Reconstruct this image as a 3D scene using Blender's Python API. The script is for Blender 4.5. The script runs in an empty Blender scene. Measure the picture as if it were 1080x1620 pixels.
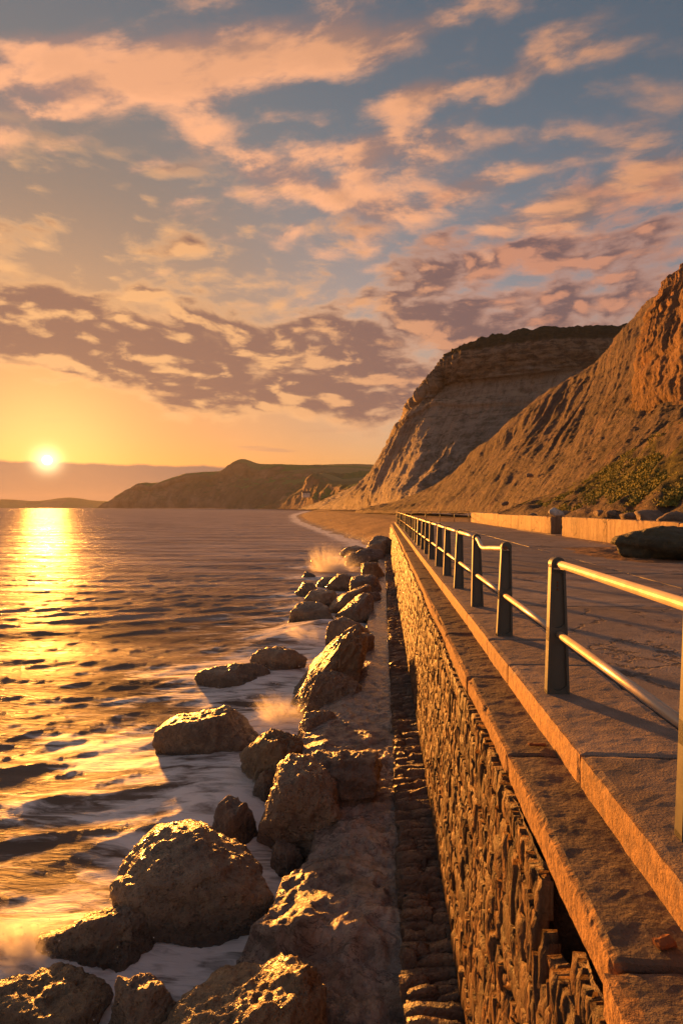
import bpy, bmesh, math, random
import numpy as np
from mathutils import Vector

S = bpy.context.scene
COL = S.collection
R = math.radians
rng = np.random.default_rng(7)
random.seed(7)

# ------------------------------------------------------------------ camera
F = 900.0                       # focal length in photo pixels (1080 x 1620)
HZ = 803.0                      # horizon row
CZ = 4.6                        # camera height above the sea
PSI = math.atan(66 / F)         # camera looks a little to the left of the wall line
CP, SP = math.cos(PSI), math.sin(PSI)
cam = bpy.data.cameras.new('camera')
co = bpy.data.objects.new('camera', cam)
COL.objects.link(co)
S.camera = co
co.location = (0, 0, CZ)
co.rotation_euler = (R(90), 0, PSI)
cam.sensor_fit = 'VERTICAL'
cam.sensor_height = 36
cam.lens = 36 * F / 1620
cam.shift_y = -(810 - HZ) / 1620
cam.clip_start = 0.1
cam.clip_end = 60000


def atd(x, y, d):               # photo pixel at a given distance -> world
    xc = (x - 540) / F * d
    return np.array([xc * CP - d * SP, xc * SP + d * CP, CZ - (y - HZ) / F * d])


def atz(x, y, z):               # photo pixel on a level plane -> world
    return atd(x, y, F * (CZ - z) / (y - HZ))


# ------------------------------------------------------------------ light
SUNV = atd(75, 728, 1.0) - np.array([0, 0, CZ])
SUNV = SUNV / np.linalg.norm(SUNV)
SUN_EL = math.asin(SUNV[2])
SUN_AZ = math.atan2(SUNV[0], SUNV[1])      # clockwise from +Y

sl = bpy.data.lights.new('sun', 'SUN')
sl.energy = 3.2
sl.angle = R(3.0)
sl.color = (1.0, 0.36, 0.055)
so = bpy.data.objects.new('sun', sl)
COL.objects.link(so)
so.rotation_euler = Vector(SUNV).to_track_quat('Z', 'Y').to_euler()

S.view_settings.view_transform = 'Standard'
S.view_settings.look = 'None'
S.view_settings.gamma = 1.0
S.view_settings.exposure = 2.2
S.view_settings.use_curve_mapping = False
S.render.engine = 'CYCLES'
cy = S.cycles
cy.use_denoising = True
cy.max_bounces = 5
cy.diffuse_bounces = 2
cy.glossy_bounces = 3
cy.transmission_bounces = 2
cy.volume_bounces = 2
cy.transparent_max_bounces = 6
cy.caustics_reflective = False
cy.caustics_refractive = False
cy.sample_clamp_indirect = 4.0


class G:
    """small node-tree writer"""
    def __init__(self, nt):
        self.nt = nt
        nt.nodes.clear()

    def __call__(self, typ, ins=None, out=0, **props):
        n = self.nt.nodes.new(typ)
        for k, v in props.items():
            setattr(n, k, v)
        for k, v in (ins or {}).items():
            self.set(n.inputs[k], v)
        return n.outputs[out] if out is not None else n

    def set(self, sock, v):
        if isinstance(v, bpy.types.NodeSocket):
            self.nt.links.new(v, sock)
        elif isinstance(v, (tuple, list)) and sock.type == 'RGBA' and len(v) == 3:
            sock.default_value = (*v, 1)
        else:
            sock.default_value = v

    def m(self, op, a, b=0.0, c=0.0, clamp=False):
        return self('ShaderNodeMath', {0: a, 1: b, 2: c}, operation=op, use_clamp=clamp)

    def vm(self, op, a, b=(0, 0, 0), out=0, s=None):
        d = {0: a, 1: b}
        if s is not None:
            d['Scale'] = s
        return self('ShaderNodeVectorMath', d, out=out, operation=op)

    def mix(self, f, a, b, mode='MIX'):
        n = self.nt.nodes.new('ShaderNodeMix')
        n.data_type = 'RGBA'
        n.blend_type = mode
        n.clamp_factor = True
        self.set(n.inputs[0], f)
        self.set(n.inputs[6], a)
        self.set(n.inputs[7], b)
        return n.outputs[2]

    def mixf(self, f, a, b):
        return self('ShaderNodeMix', {0: f, 2: a, 3: b})

    def rng(self, v, a, b, c=0.0, d=1.0, smooth=True):
        n = self.nt.nodes.new('ShaderNodeMapRange')
        n.interpolation_type = 'SMOOTHSTEP' if smooth else 'LINEAR'
        for i, q in enumerate((v, a, b, c, d)):
            self.set(n.inputs[i], q)
        return n.outputs[0]

    def noise(self, v, scale, detail=5, rough=0.55, dist=0.0, out=0):
        return self('ShaderNodeTexNoise', {'Vector': v, 'Scale': scale, 'Detail': detail, 'Roughness': rough,
                                           'Distortion': dist}, out=out)

    def ramp(self, f, stops):
        n = self.nt.nodes.new('ShaderNodeValToRGB')
        cr = n.color_ramp
        while len(cr.elements) < len(stops):
            cr.elements.new(0.5)
        for e, (p, c) in zip(cr.elements, stops):
            e.position = p
            e.color = (*c, 1) if len(c) == 3 else c
        self.set(n.inputs[0], f)
        return n.outputs[0]


# ------------------------------------------------------------------ sky
WS = 0.243                       # scales the cloud light to the exposure


def build_world():
    w = bpy.data.worlds.new('World')
    S.world = w
    w.use_nodes = True
    g = G(w.node_tree)
    n = g('ShaderNodeTexCoord', out=0)
    n = g.vm('NORMALIZE', n)
    sep = g('ShaderNodeSeparateXYZ', {0: n}, out=None)
    x, y, z = sep.outputs
    zp = g.m('MAXIMUM', z, 0.0)
    az = g.m('ARCTAN2', x, y)
    el = g.m('ARCSINE', zp)
    sd = g.vm('DOT_PRODUCT', n, tuple(SUNV), out=1)
    near = g.m('SUBTRACT', 1.0, sd)

    sky = g('ShaderNodeTexSky', sky_type='NISHITA', sun_disc=False, sun_elevation=SUN_EL, sun_rotation=SUN_AZ,
            altitude=0.0, air_density=1.0, dust_density=2.0, ozone_density=1.5)
    # high haze: dims the aureole and reddens the low sky
    dim = g('ShaderNodeFloatCurve', {'Value': g.m('POWER', near, 0.5, clamp=True)}, out=None)
    cm = dim.mapping.curves[0]
    for i, (px_, py_) in enumerate(((0.0, 0.16), (0.12, 0.21), (0.25, 0.39), (0.5, 0.85), (1.0, 1.0))):
        if i in (0, 4):
            cm.points[0 if i == 0 else -1].location = (px_, py_)
        else:
            cm.points.new(px_, py_)
    dim.mapping.update()
    base = g.vm('SCALE', sky, s=g.m('MULTIPLY', dim.outputs[0], 0.036 / WS))
    tint = g.ramp(el, [(0.0, (1.15, 0.74, 0.58)), (0.12, (1.22, 0.86, 0.78)), (0.22, (1.45, 1.02, 0.86)), (0.36, (1.38, 1.10, 1.02)), (0.60, (1.0, 0.98, 0.94)), (1.0, (0.98, 0.98, 0.95))])
    col = g.vm('MULTIPLY', base, tint)

    def gl(k, c):
        e = g.m('POWER', 2.718, g.m('MULTIPLY', near, -k))
        return g.vm('SCALE', c, s=e)

    def pxdir(px, py):
        v = atd(px, py, 1.0) - np.array([0, 0, CZ])
        v = v / np.linalg.norm(v)
        return math.atan2(v[0], v[1]), math.asin(v[2])

    def cover(blobs, start, gain=1.45):
        tot = start
        for px, py, rx, ry, wt, tilt in blobs:
            a0, e0 = pxdir(px, py)
            sa, se = rx / F * math.cos(e0), ry / F * math.cos(e0) ** 2
            u = g.m('SUBTRACT', az, a0)
            v = g.m('SUBTRACT', el, e0)
            v = g.m('SUBTRACT', v, g.m('MULTIPLY', u, tilt))
            u = g.m('DIVIDE', u, sa)
            v = g.m('DIVIDE', v, se)
            e = g.m('POWER', 2.718, g.m('MULTIPLY', g.m('ADD', g.m('MULTIPLY', u, u), g.m('MULTIPLY', v, v)), -1.0))
            tot = g.m('MULTIPLY_ADD', e, wt * gain, tot)
        return tot

    sh = Vector((SUNV[0], SUNV[1], 0)).normalized()

    def puff(v, sc, det, rough, vs, cw=0.22):
        # soft fractal cloud with rounded cells
        f = g.nt.nodes.new('ShaderNodeTexNoise')
        f.noise_dimensions = '2D'
        for k_, v_ in (('Vector', v), ('Scale', sc), ('Detail', det), ('Roughness', rough)):
            g.set(f.inputs[k_], v_)
        dv = g.vm('ADD', v, g.vm('SCALE', g.vm('SUBTRACT', f.outputs[1], (.5, .5, .5)), s=0.85 / vs))
        f = f.outputs[0]
        c = g('ShaderNodeTexVoronoi', {'Vector': dv, 'Scale': vs, 'Smoothness': 0.6}, feature='SMOOTH_F1', voronoi_dimensions='2D', out=0)
        return g.m('ADD', g.m('MULTIPLY', f, 1 - cw), g.m('MULTIPLY', g.m('SUBTRACT', 0.95, c), cw))
    # --- high altocumulus lit from below
    p = g.vm('DIVIDE', n, g('ShaderNodeCombineXYZ', {0: g.m('ADD', zp, 0.16), 1: g.m('ADD', zp, 0.16), 2: 1e6}))
    pa, pb = (atd(x_, y_, 1.0) - np.array([0, 0, CZ]) for x_, y_ in ((200, 170), (900, 20)))
    pa, pb = pa[:2] / (pa[2] + 0.16), pb[:2] / (pb[2] + 0.16)
    roll = math.atan2(pb[1] - pa[1], pb[0] - pa[0])          # the rolls of cloud run this way
    p = g('ShaderNodeVectorRotate', {'Vector': p, 'Angle': -roll}, rotation_type='Z_AXIS')
    p = g.vm('MULTIPLY', p, (0.62, 1.0, 1.0))
    wob = g.noise(p, 1.3, 3, 0.5, out=1)
    p = g.vm('ADD', p, g.vm('SCALE', g.vm('SUBTRACT', wob, (.5, .5, .5)), s=0.30))
    n1 = puff(p, 3.8, 14, 0.64, 10.0)
    n1b = puff(g.vm('ADD', p, tuple(q_ * 0.05 for q_ in ((sh.x * math.cos(-roll) - sh.y * math.sin(-roll)) * 0.62, sh.x * math.sin(-roll) + sh.y * math.cos(-roll), 0.0))), 3.8, 7, 0.58, 10.0)
    cov1 = cover([
        (120, 110, 190, 75, 0.21, 0.25), (320, 110, 230, 45, 0.17, 0.25), (620, 60, 320, 45, 0.17, 0.18),
        (860, 100, 190, 40, 0.10, 0.15), (360, 240, 150, 45, 0.17, -0.1), (580, 235, 110, 28, 0.15, 0.1),
        (820, 220, 110, 25, 0.14, 0.0), (560, 320, 130, 26, 0.16, -0.2), (760, 290, 120, 24, 0.14, 0.1),
        (1000, 215, 90, 35, 0.12, 0.2), (920, 320, 160, 28, 0.15, 0.12), (220, 260, 55, 22, 0.12, 0.25),
        (660, 150, 70, 22, 0.12, 0.1), (60, 350, 140, 70, -0.16, 0.0), (330, 420, 230, 40, -0.05, 0.0),
        (560, 140, 180, 25, -0.06, 0.15)], -0.07)
    t1 = g.m('ADD', n1, cov1)
    d1 = g.rng(t1, 0.44, 0.70)
    hi = g.rng(el, 0.22, 0.38)
    d1 = g.m('MULTIPLY', d1, hi)
    lit1 = g.rng(g.m('SUBTRACT', n1, n1b), -0.09, 0.07)
    thick1 = g.rng(t1, 0.62, 0.86)
    c1 = g.mix(lit1, (0.30, 0.195, 0.175), (0.97, 0.45, 0.23))
    c1 = g.mix(g.m('MULTIPLY', thick1, 0.45), c1, (0.60, 0.29, 0.16))
    c1 = g.vm('SCALE', c1, s=g.rng(near, 0.03, 0.55, 1.05, 0.66))
    col = g.mix(g.m('MULTIPLY', d1, 0.93), col, c1)

    # --- low stratocumulus, mauve bodies with glowing rims
    q = g('ShaderNodeCombineXYZ', {0: g.m('MULTIPLY', az, 2.2), 1: g.m('MULTIPLY', el, 5.4), 2: 3.7})
    wob2 = g.noise(q, 2.0, 3, 0.5, out=1)
    q = g.vm('ADD', q, g.vm('SCALE', g.vm('SUBTRACT', wob2, (.5, .5, .5)), s=0.22))
    n2 = puff(q, 3.4, 13, 0.62, 8.0, 0.20)
    n2b = puff(g.vm('ADD', q, (-0.03, -0.075, 0.0)), 3.4, 6, 0.56, 8.0, 0.20)
    cov2 = cover([
        (150, 505, 340, 52, 0.27, -0.02), (420, 600, 310, 48, 0.29, 0.0), (120, 560, 160, 45, 0.16, -0.15),
        (720, 510, 320, 60, 0.15, 0.0), (900, 430, 260, 60, 0.12, 0.0), (980, 520, 220, 60, 0.10, 0.0),
        (520, 635, 200, 30, 0.18, 0.0), (700, 420, 150, 40, 0.12, 0.0), (270, 400, 90, 22, 0.15, 0.08),
        (1000, 370, 120, 30, 0.10, 0.1), (90, 640, 170, 35, -0.25, -0.1), (150, 370, 200, 50, -0.06, 0)], -0.07, 1.0)
    t2 = g.m('ADD', n2, cov2)
    d2 = g.rng(t2, 0.42, 0.68)
    band = g.m('MULTIPLY', g.rng(el, 0.10, 0.16), g.rng(el, 0.58, 0.46))
    d2 = g.m('MULTIPLY', d2, band)
    lit2 = g.rng(g.m('SUBTRACT', n2, n2b), 0.0, 0.15)
    core2 = g.rng(t2, 0.47, 0.69)
    rim = g.mix(g.rng(near, 0.0, 0.30), (1.05, 0.55, 0.22), (0.70, 0.30, 0.17))
    body = g.mix(g.rng(near, 0.0, 0.4), (0.19, 0.105, 0.095), (0.12, 0.085, 0.097))
    c2 = g.mix(g.m('MULTIPLY', core2, 0.95), rim, body)
    c2 = g.mix(g.m('MULTIPLY', lit2, 0.7), c2, rim)
    col = g.mix(g.m('MULTIPLY', d2, 0.95), col, c2)

    # --- thin streaks over the golden horizon
    q3 = g('ShaderNodeCombineXYZ', {0: g.m('MULTIPLY', az, 2.6), 1: g.m('MULTIPLY', el, 34.0), 2: 1.3})
    n3 = g.noise(q3, 1.6, 6, 0.5)
    d3 = g.m('MULTIPLY', g.rng(n3, 0.60, 0.70), g.m('MULTIPLY', g.rng(el, 0.075, 0.085), g.rng(el, 0.15, 0.11)))
    col = g.mix(g.m('MULTIPLY', d3, 0.6), col, (0.52, 0.27, 0.16))

    # --- glow of the sun in the air
    col = g.vm('ADD', col, gl(10, (0.10, 0.045, 0.012)))
    col = g.vm('ADD', col, gl(200, (0.32, 0.18, 0.05)))

    # --- flat bank of cloud along the horizon
    q4 = g('ShaderNodeCombineXYZ', {0: g.m('MULTIPLY', az, 9.0), 1: g.m('MULTIPLY', el, 6.0), 2: 8.1})
    n4 = g.noise(q4, 1.5, 6, 0.55)
    top = g.m('ADD', el, g.m('MULTIPLY', g.m('SUBTRACT', n4, 0.5), 0.018))
    d4 = g.rng(top, 0.0735, 0.0675)
    bank = g.vm('ADD', (0.22, 0.145, 0.12), gl(50, (0.26, 0.10, 0.015)))
    col = g.mix(g.m('MULTIPLY', d4, 0.95), col, bank)

    col = g.vm('ADD', col, gl(7000, (2.2, 1.5, 0.7)))
    disc = g.rng(near, 1 - math.cos(R(0.48)), 1 - math.cos(R(0.25)))
    col = g.vm('ADD', col, g.vm('SCALE', (5.0, 3.8, 2.2), s=disc))
    # below the horizon
    bg = g('ShaderNodeBackground', {0: col, 1: WS})
    g('ShaderNodeOutputWorld', {0: bg}, out=None)
    w.cycles.sampling_method = 'MANUAL'
    w.cycles.sample_map_resolution = 1024


build_world()


# ------------------------------------------------------------------ numeric noise
def _hash(ix, iy, iz, seed):
    h = (ix.astype(np.int64) * 374761393 + iy.astype(np.int64) * 668265263 + iz.astype(np.int64) * 2147483647
         + seed * 1274126177) & 0xFFFFFFFF
    h = ((h ^ (h >> 13)) * 1274126177) & 0xFFFFFFFF
    return h ^ (h >> 16)


_GR = rng.normal(size=(256, 3))
_GR /= np.linalg.norm(_GR, axis=1)[:, None]


def perlin(p, seed=0):
    p = np.asarray(p, float)
    if p.shape[-1] == 2:
        f0 = np.floor(p)
        i = f0.astype(np.int64)
        f = p - f0
        u = f * f * f * (f * (f * 6 - 15) + 10)
        out = 0
        z = np.zeros_like(i[..., 0])
        for dx in (0, 1):
            wx = u[..., 0] if dx else 1 - u[..., 0]
            for dy in (0, 1):
                wy = u[..., 1] if dy else 1 - u[..., 1]
                gr = _GR[_hash(i[..., 0] + dx, i[..., 1] + dy, z, seed) & 255]
                out = out + wx * wy * (gr[..., 0] * (f[..., 0] - dx) + gr[..., 1] * (f[..., 1] - dy))
        return out * 1.75
    f0 = np.floor(p)
    i = f0.astype(np.int64)
    f = p - f0
    u = f * f * f * (f * (f * 6 - 15) + 10)
    out = 0
    for dx in (0, 1):
        wx = u[..., 0] if dx else 1 - u[..., 0]
        for dy in (0, 1):
            wy = u[..., 1] if dy else 1 - u[..., 1]
            for dz in (0, 1):
                wz = u[..., 2] if dz else 1 - u[..., 2]
                gr = _GR[_hash(i[..., 0] + dx, i[..., 1] + dy, i[..., 2] + dz, seed) & 255]
                out = out + wx * wy * wz * (gr[..., 0] * (f[..., 0] - dx) + gr[..., 1] * (f[..., 1] - dy)
                                            + gr[..., 2] * (f[..., 2] - dz))
    return out * 1.5


def fbm(p, oct=4, seed=0, gain=0.5, ridge=False):
    p = np.asarray(p, float)
    a, s, t = 1.0, 0.0, 0.0
    for o in range(oct):
        v = perlin(p * (2.03 ** o) + 17.3 * o, seed + o)
        if ridge:
            v = 1 - 2 * np.abs(v)
        s = s + a * v
        t += a
        a *= gain
    return s / t


def sstep(a, b, x):
    t = np.clip((x - a) / (b - a), 0, 1)
    return t * t * (3 - 2 * t)


# ------------------------------------------------------------------ object helpers
def link(name, me, mat=None, parent=None):
    o = bpy.data.objects.new(name, me)
    COL.objects.link(o)
    if mat is not None and me is not None and not me.materials:
        me.materials.append(mat)
    if parent is not None:
        o.parent = parent
    return o


def pydata(name, v, f, smooth=False):
    me = bpy.data.meshes.new(name)
    v = np.asarray(v, np.float32)
    f = np.asarray(f, np.int32)
    k = f.shape[1]
    me.vertices.add(len(v))
    me.vertices.foreach_set('co', v.ravel())
    me.loops.add(f.size)
    me.loops.foreach_set('vertex_index', f.ravel())
    me.polygons.add(len(f))
    me.polygons.foreach_set('loop_start', np.arange(0, f.size, k, dtype=np.int32))
    if smooth:
        me.polygons.foreach_set('use_smooth', np.ones(len(f), bool))
    me.update(calc_edges=True)
    me.validate()
    return me


def gridfaces(nu, nv, wrap=False):
    i = np.arange(nu - 1 if not wrap else nu)
    j = np.arange(nv - 1)
    I, J = np.meshgrid(i, j, indexing='ij')
    I2 = (I + 1) % nu
    return np.stack([I * nv + J, I2 * nv + J, I2 * nv + J + 1, I * nv + J + 1], -1).reshape(-1, 4)


def tag(o, label=None, cat=None, group=None, kind=None):
    if label:
        o['label'] = label
    if cat:
        o['category'] = cat
    if group:
        o['group'] = group
    if kind:
        o['kind'] = kind
    return o


def empty(name, loc=(0, 0, 0)):
    o = bpy.data.objects.new(name, None)
    COL.objects.link(o)
    o.location = loc
    return o


def attr(me, name, vals):
    a = me.attributes.new(name, 'FLOAT', 'POINT')
    a.data.foreach_set('value', np.asarray(vals, np.float32))


_ICO = {}


def ico(n):
    if n not in _ICO:
        bm = bmesh.new()
        bmesh.ops.create_icosphere(bm, subdivisions=n, radius=1)
        v = np.array([q.co[:] for q in bm.verts])
        f = np.array([[q.index for q in k.verts] for k in bm.faces])
        bm.free()
        _ICO[n] = (v, f)
    return _ICO[n]


# ------------------------------------------------------------------ materials
def material(name):
    m = bpy.data.materials.new(name)
    m.use_nodes = True
    return m, G(m.node_tree)


def finish(g, color, rough=0.8, bump=None, dist=0.02, strength=1.0, metallic=0.0, spec=0.5, normal=None, coat=0.0, ior=1.5):
    ins = {'Base Color': color, 'Roughness': rough, 'Metallic': metallic, 'Specular IOR Level': spec, 'IOR': ior}
    if coat:
        ins['Coat Weight'] = coat
        ins['Coat Roughness'] = 0.15
    if bump is not None:
        ins['Normal'] = g('ShaderNodeBump', {'Strength': strength, 'Distance': dist, 'Height': bump})
    b = g('ShaderNodeBsdfPrincipled', ins)
    g('ShaderNodeOutputMaterial', {0: b}, out=None)
    return b


def pos(g):
    return g('ShaderNodeNewGeometry', out=0)


def sca(g, v, s):
    return g.vm('MULTIPLY', v, s)


def mat_rock(name, c1, c2, c3, wet=0.35, pit=1.0, tide=False):
    m, g = material(name)
    p = pos(g)
    oi = g('ShaderNodeObjectInfo', out=5)
    p = g.vm('ADD', p, g.vm('SCALE', (31.0, 17.0, 5.0), s=oi))
    a = g.noise(p, 1.1, 6, 0.6)
    b = g.noise(p, 6.0, 8, 0.62)
    c = g.noise(p, 26.0, 6, 0.65)
    v = g('ShaderNodeTexVoronoi', {'Vector': p, 'Scale': 22.0, 'Randomness': 1.0}, out=0)
    v2 = g('ShaderNodeTexVoronoi', {'Vector': p, 'Scale': 9.0, 'Randomness': 1.0}, out=0)
    col = g.mix(g.rng(a, 0.35, 0.65), c1, c2)
    col = g.mix(g.rng(b, 0.45, 0.75), col, c3)
    col = g.mix(g.m('MULTIPLY', g.rng(v, 0.30, 0.05), 0.5 * pit), col, (0.03, 0.02, 0.012))
    col = g.mix(g.rng(c, 0.55, 0.8, 0, 0.35), col, (0.02, 0.015, 0.01))
    h = g.m('ADD', g.m('MULTIPLY', b, 1.0), g.m('MULTIPLY', c, 0.55))
    h = g.m('ADD', h, g.m('MULTIPLY', g.rng(v, 0.0, 0.45), 0.28 * pit))
    h = g.m('ADD', h, g.m('MULTIPLY', g.rng(v2, 0.0, 0.5), 0.30 * pit))
    cr = g('ShaderNodeTexVoronoi', {'Vector': g.vm('ADD', p, g.vm('SCALE', g.noise(p, 2.0, 5, 0.6, out=1), s=1.1)), 'Scale': 1.4}, feature='DISTANCE_TO_EDGE', out=0)
    h = g.m('ADD', h, g.m('MULTIPLY', g.rng(cr, 0.0, 0.05), 0.18))
    col = g.mix(g.rng(cr, 0.02, 0.0, 0, 0.3), col, (0.02, 0.014, 0.01))
    rr = g.rng(a, 0.3, 0.7, wet, wet + 0.3)
    if tide:
        z_ = g('ShaderNodeSeparateXYZ', {0: pos(g)}, out=2)
        line = g.rng(g.m('ADD', z_, g.m('MULTIPLY', g.m('SUBTRACT', a, 0.5), 0.6)), 0.34, 0.14)
        col = g.mix(g.m('MULTIPLY', line, 0.55), col, (0.035, 0.024, 0.015))
        rr = g.m('SUBTRACT', rr, g.m('MULTIPLY', line, 0.12))
        lich = g.rng(g.noise(p, 3.0, 6, 0.7), 0.58, 0.68, 0, 0.45)
        col = g.mix(lich, col, c3)
    h = g.m('ADD', h, g.m('MULTIPLY', g.noise(p, 70.0, 3, 0.6), 0.20))
    v3 = g('ShaderNodeTexVoronoi', {'Vector': p, 'Scale': 48.0, 'Randomness': 1.0}, out=0)
    h = g.m('ADD', h, g.m('MULTIPLY', g.rng(v3, 0.0, 0.4), 0.14 * pit))
    col = g.mix(g.m('MULTIPLY', g.rng(v3, 0.28, 0.08), 0.45 * pit), col, (0.03, 0.022, 0.014))
    finish(g, col, rr, h, 0.075, 1.0, spec=0.75)
    return m


def mat_sliver():
    # thin beds set on edge: grain runs up the wall
    m, g = material('rubble_stone')
    p = pos(g)
    ps = sca(g, p, (1.0, 1.0, 0.22))
    w = g.noise(p, 3.0, 3, 0.5, out=1)
    ps = g.vm('ADD', ps, g.vm('SCALE', g.vm('SUBTRACT', w, (.5, .5, .5)), s=0.10))
    a = g.noise(ps, 7.0, 5, 0.6)
    b = g.noise(ps, 26.0, 6, 0.65)
    c = g.noise(p, 45.0, 4, 0.65)
    k = g.noise(p, 0.8, 4, 0.6)
    col = g.mix(g.rng(a, 0.36, 0.62), (0.065, 0.042, 0.028), (0.19, 0.105, 0.05))
    col = g.mix(g.rng(b, 0.50, 0.66, 0, 0.75), col, (0.06, 0.04, 0.028))
    col = g.mix(g.rng(b, 0.46, 0.34, 0, 0.5), col, (0.30, 0.18, 0.085))
    col = g.mix(g.rng(k, 0.5, 0.7, 0, 0.5), col, (0.10, 0.068, 0.045))
    h = g.m('ADD', g.m('MULTIPLY', a, 0.9), g.m('MULTIPLY', b, 0.8))
    h = g.m('ADD', h, g.m('MULTIPLY', c, 0.25))
    finish(g, col, g.rng(c, 0.3, 0.7, 0.48, 0.75), h, 0.035, 1.0, spec=0.35)
    return m


M = {}
M['rock'] = mat_rock('sea_rock', (0.31, 0.235, 0.165), (0.20, 0.15, 0.108), (0.41, 0.315, 0.21), 0.22, 1.0, True)
M['rock_gold'] = mat_rock('sunlit_rock', (0.34, 0.25, 0.15), (0.235, 0.168, 0.10), (0.43, 0.32, 0.18), 0.22, 0.9, True)  # gold of sunlit boulders put into the base colour
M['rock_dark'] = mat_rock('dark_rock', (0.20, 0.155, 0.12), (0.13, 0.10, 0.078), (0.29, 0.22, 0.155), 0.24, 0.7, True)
M['stone'] = mat_sliver()
M['slate'] = mat_rock('wet_slate', (0.18, 0.125, 0.085), (0.11, 0.078, 0.055), (0.27, 0.18, 0.11), 0.24, 0.5)
M['mortar'] = mat_rock('mortar', (0.16, 0.10, 0.055), (0.09, 0.06, 0.038), (0.22, 0.14, 0.07), 0.6, 0.8)
M['scree'] = mat_rock('scree_rock', (0.28, 0.20, 0.145), (0.20, 0.145, 0.105), (0.34, 0.25, 0.18), 0.7, 0.5)


def mat_concrete(name, c1, c2, stain, rough=0.8, bumpd=0.02, agg=60.0, streak=0.0, crack=False, rust=0.0):  # rust: x limit of the painted sunlit orange
    m, g = material(name)
    p = pos(g)
    oi = g('ShaderNodeObjectInfo', out=5)
    a = g.noise(g.vm('ADD', p, g.vm('SCALE', (9.0, 3.0, 7.0), s=oi)), 0.7, 7, 0.62)
    b = g.noise(p, 5.0, 8, 0.65)
    c = g.noise(p, agg, 4, 0.7)
    v = g('ShaderNodeTexVoronoi', {'Vector': p, 'Scale': agg * 0.9}, out=0)
    col = g.mix(g.rng(a, 0.35, 0.65), c1, c2)
    col = g.mix(g.rng(b, 0.40, 0.72, 0, 0.6), col, stain)
    col = g.mix(g.rng(c, 0.52, 0.72, 0, 0.55), col, (0.035, 0.028, 0.02))
    col = g.mix(g.rng(v, 0.22, 0.08, 0, 0.35), col, (0.42, 0.34, 0.26))
    if streak:
        k = g.noise(sca(g, p, (1.0, 1.0, 0.06)), 3.2, 5, 0.65)
        col = g.mix(g.rng(k, 0.48, 0.62, 0, streak), col, stain)
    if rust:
        # low sun's orange painted onto the seaward edge
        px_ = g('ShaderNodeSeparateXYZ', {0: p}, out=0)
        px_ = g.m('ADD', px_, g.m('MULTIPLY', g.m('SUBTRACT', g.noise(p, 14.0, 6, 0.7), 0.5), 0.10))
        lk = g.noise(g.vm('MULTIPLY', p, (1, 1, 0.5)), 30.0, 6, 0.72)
        sun_tint = g.mix(g.rng(lk, 0.42, 0.60), (0.46, 0.25, 0.09), (0.20, 0.10, 0.045))
        col = g.mix(g.rng(px_, rust, rust - 0.02, 0, 0.75), col, sun_tint)
    col = g.vm('SCALE', col, s=g.rng(oi, 0, 1, 0.82, 1.12, False))
    h = g.m('ADD', g.m('MULTIPLY', b, 1.0), g.m('MULTIPLY', c, 0.5))
    h = g.m('ADD', h, g.m('MULTIPLY', v, 0.15))
    if crack:
        k = g('ShaderNodeTexVoronoi', {'Vector': g.vm('ADD', p, g.vm('SCALE', g.noise(p, 0.8, 6, 0.6, out=1), s=1.6)), 'Scale': 0.28}, feature='DISTANCE_TO_EDGE', out=0)
        h = g.m('ADD', h, g.m('MULTIPLY', g.rng(k, 0.0, 0.010), 0.7))
        col = g.mix(g.rng(k, 0.008, 0.0, 0, 0.8), col, (0.03, 0.022, 0.016))
        st_ = g.noise(g.vm('MULTIPLY', p, (0.35, 1.3, 1.0)), 0.8, 7, 0.66, 0.5)
        col = g.mix(g.rng(st_, 0.50, 0.66, 0, 0.55), col, (0.21, 0.13, 0.088))
        col = g.mix(g.rng(st_, 0.46, 0.34, 0, 0.45), col, (0.10, 0.075, 0.06))
    finish(g, col, rough, h, bumpd, 0.9, spec=0.4)
    return m


M['coping'] = mat_concrete('coping_concrete', (0.20, 0.15, 0.115), (0.14, 0.105, 0.08), (0.09, 0.066, 0.05), 0.85, 0.03, 45, 0.4, rust=0.88)  # outer face carries the sun's orange in its colour
M['beam'] = mat_concrete('edge_concrete', (0.34, 0.255, 0.205), (0.26, 0.195, 0.155), (0.18, 0.13, 0.10), 0.8, 0.018, 70, 0.5, rust=1.21)  # riser face coloured orange as the sun lights it
M['slab'] = mat_concrete('slab_concrete', crack=True, c1=(0.34, 0.28, 0.24), c2=(0.25, 0.205, 0.175), stain=(0.16, 0.125, 0.105), rough=0.62, bumpd=0.016, agg=50)
M['wallc'] = mat_concrete('wall_concrete', (0.44, 0.31, 0.19), (0.33, 0.23, 0.14), (0.22, 0.14, 0.08), 0.8, 0.02, 30, 0.9, True)


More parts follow.
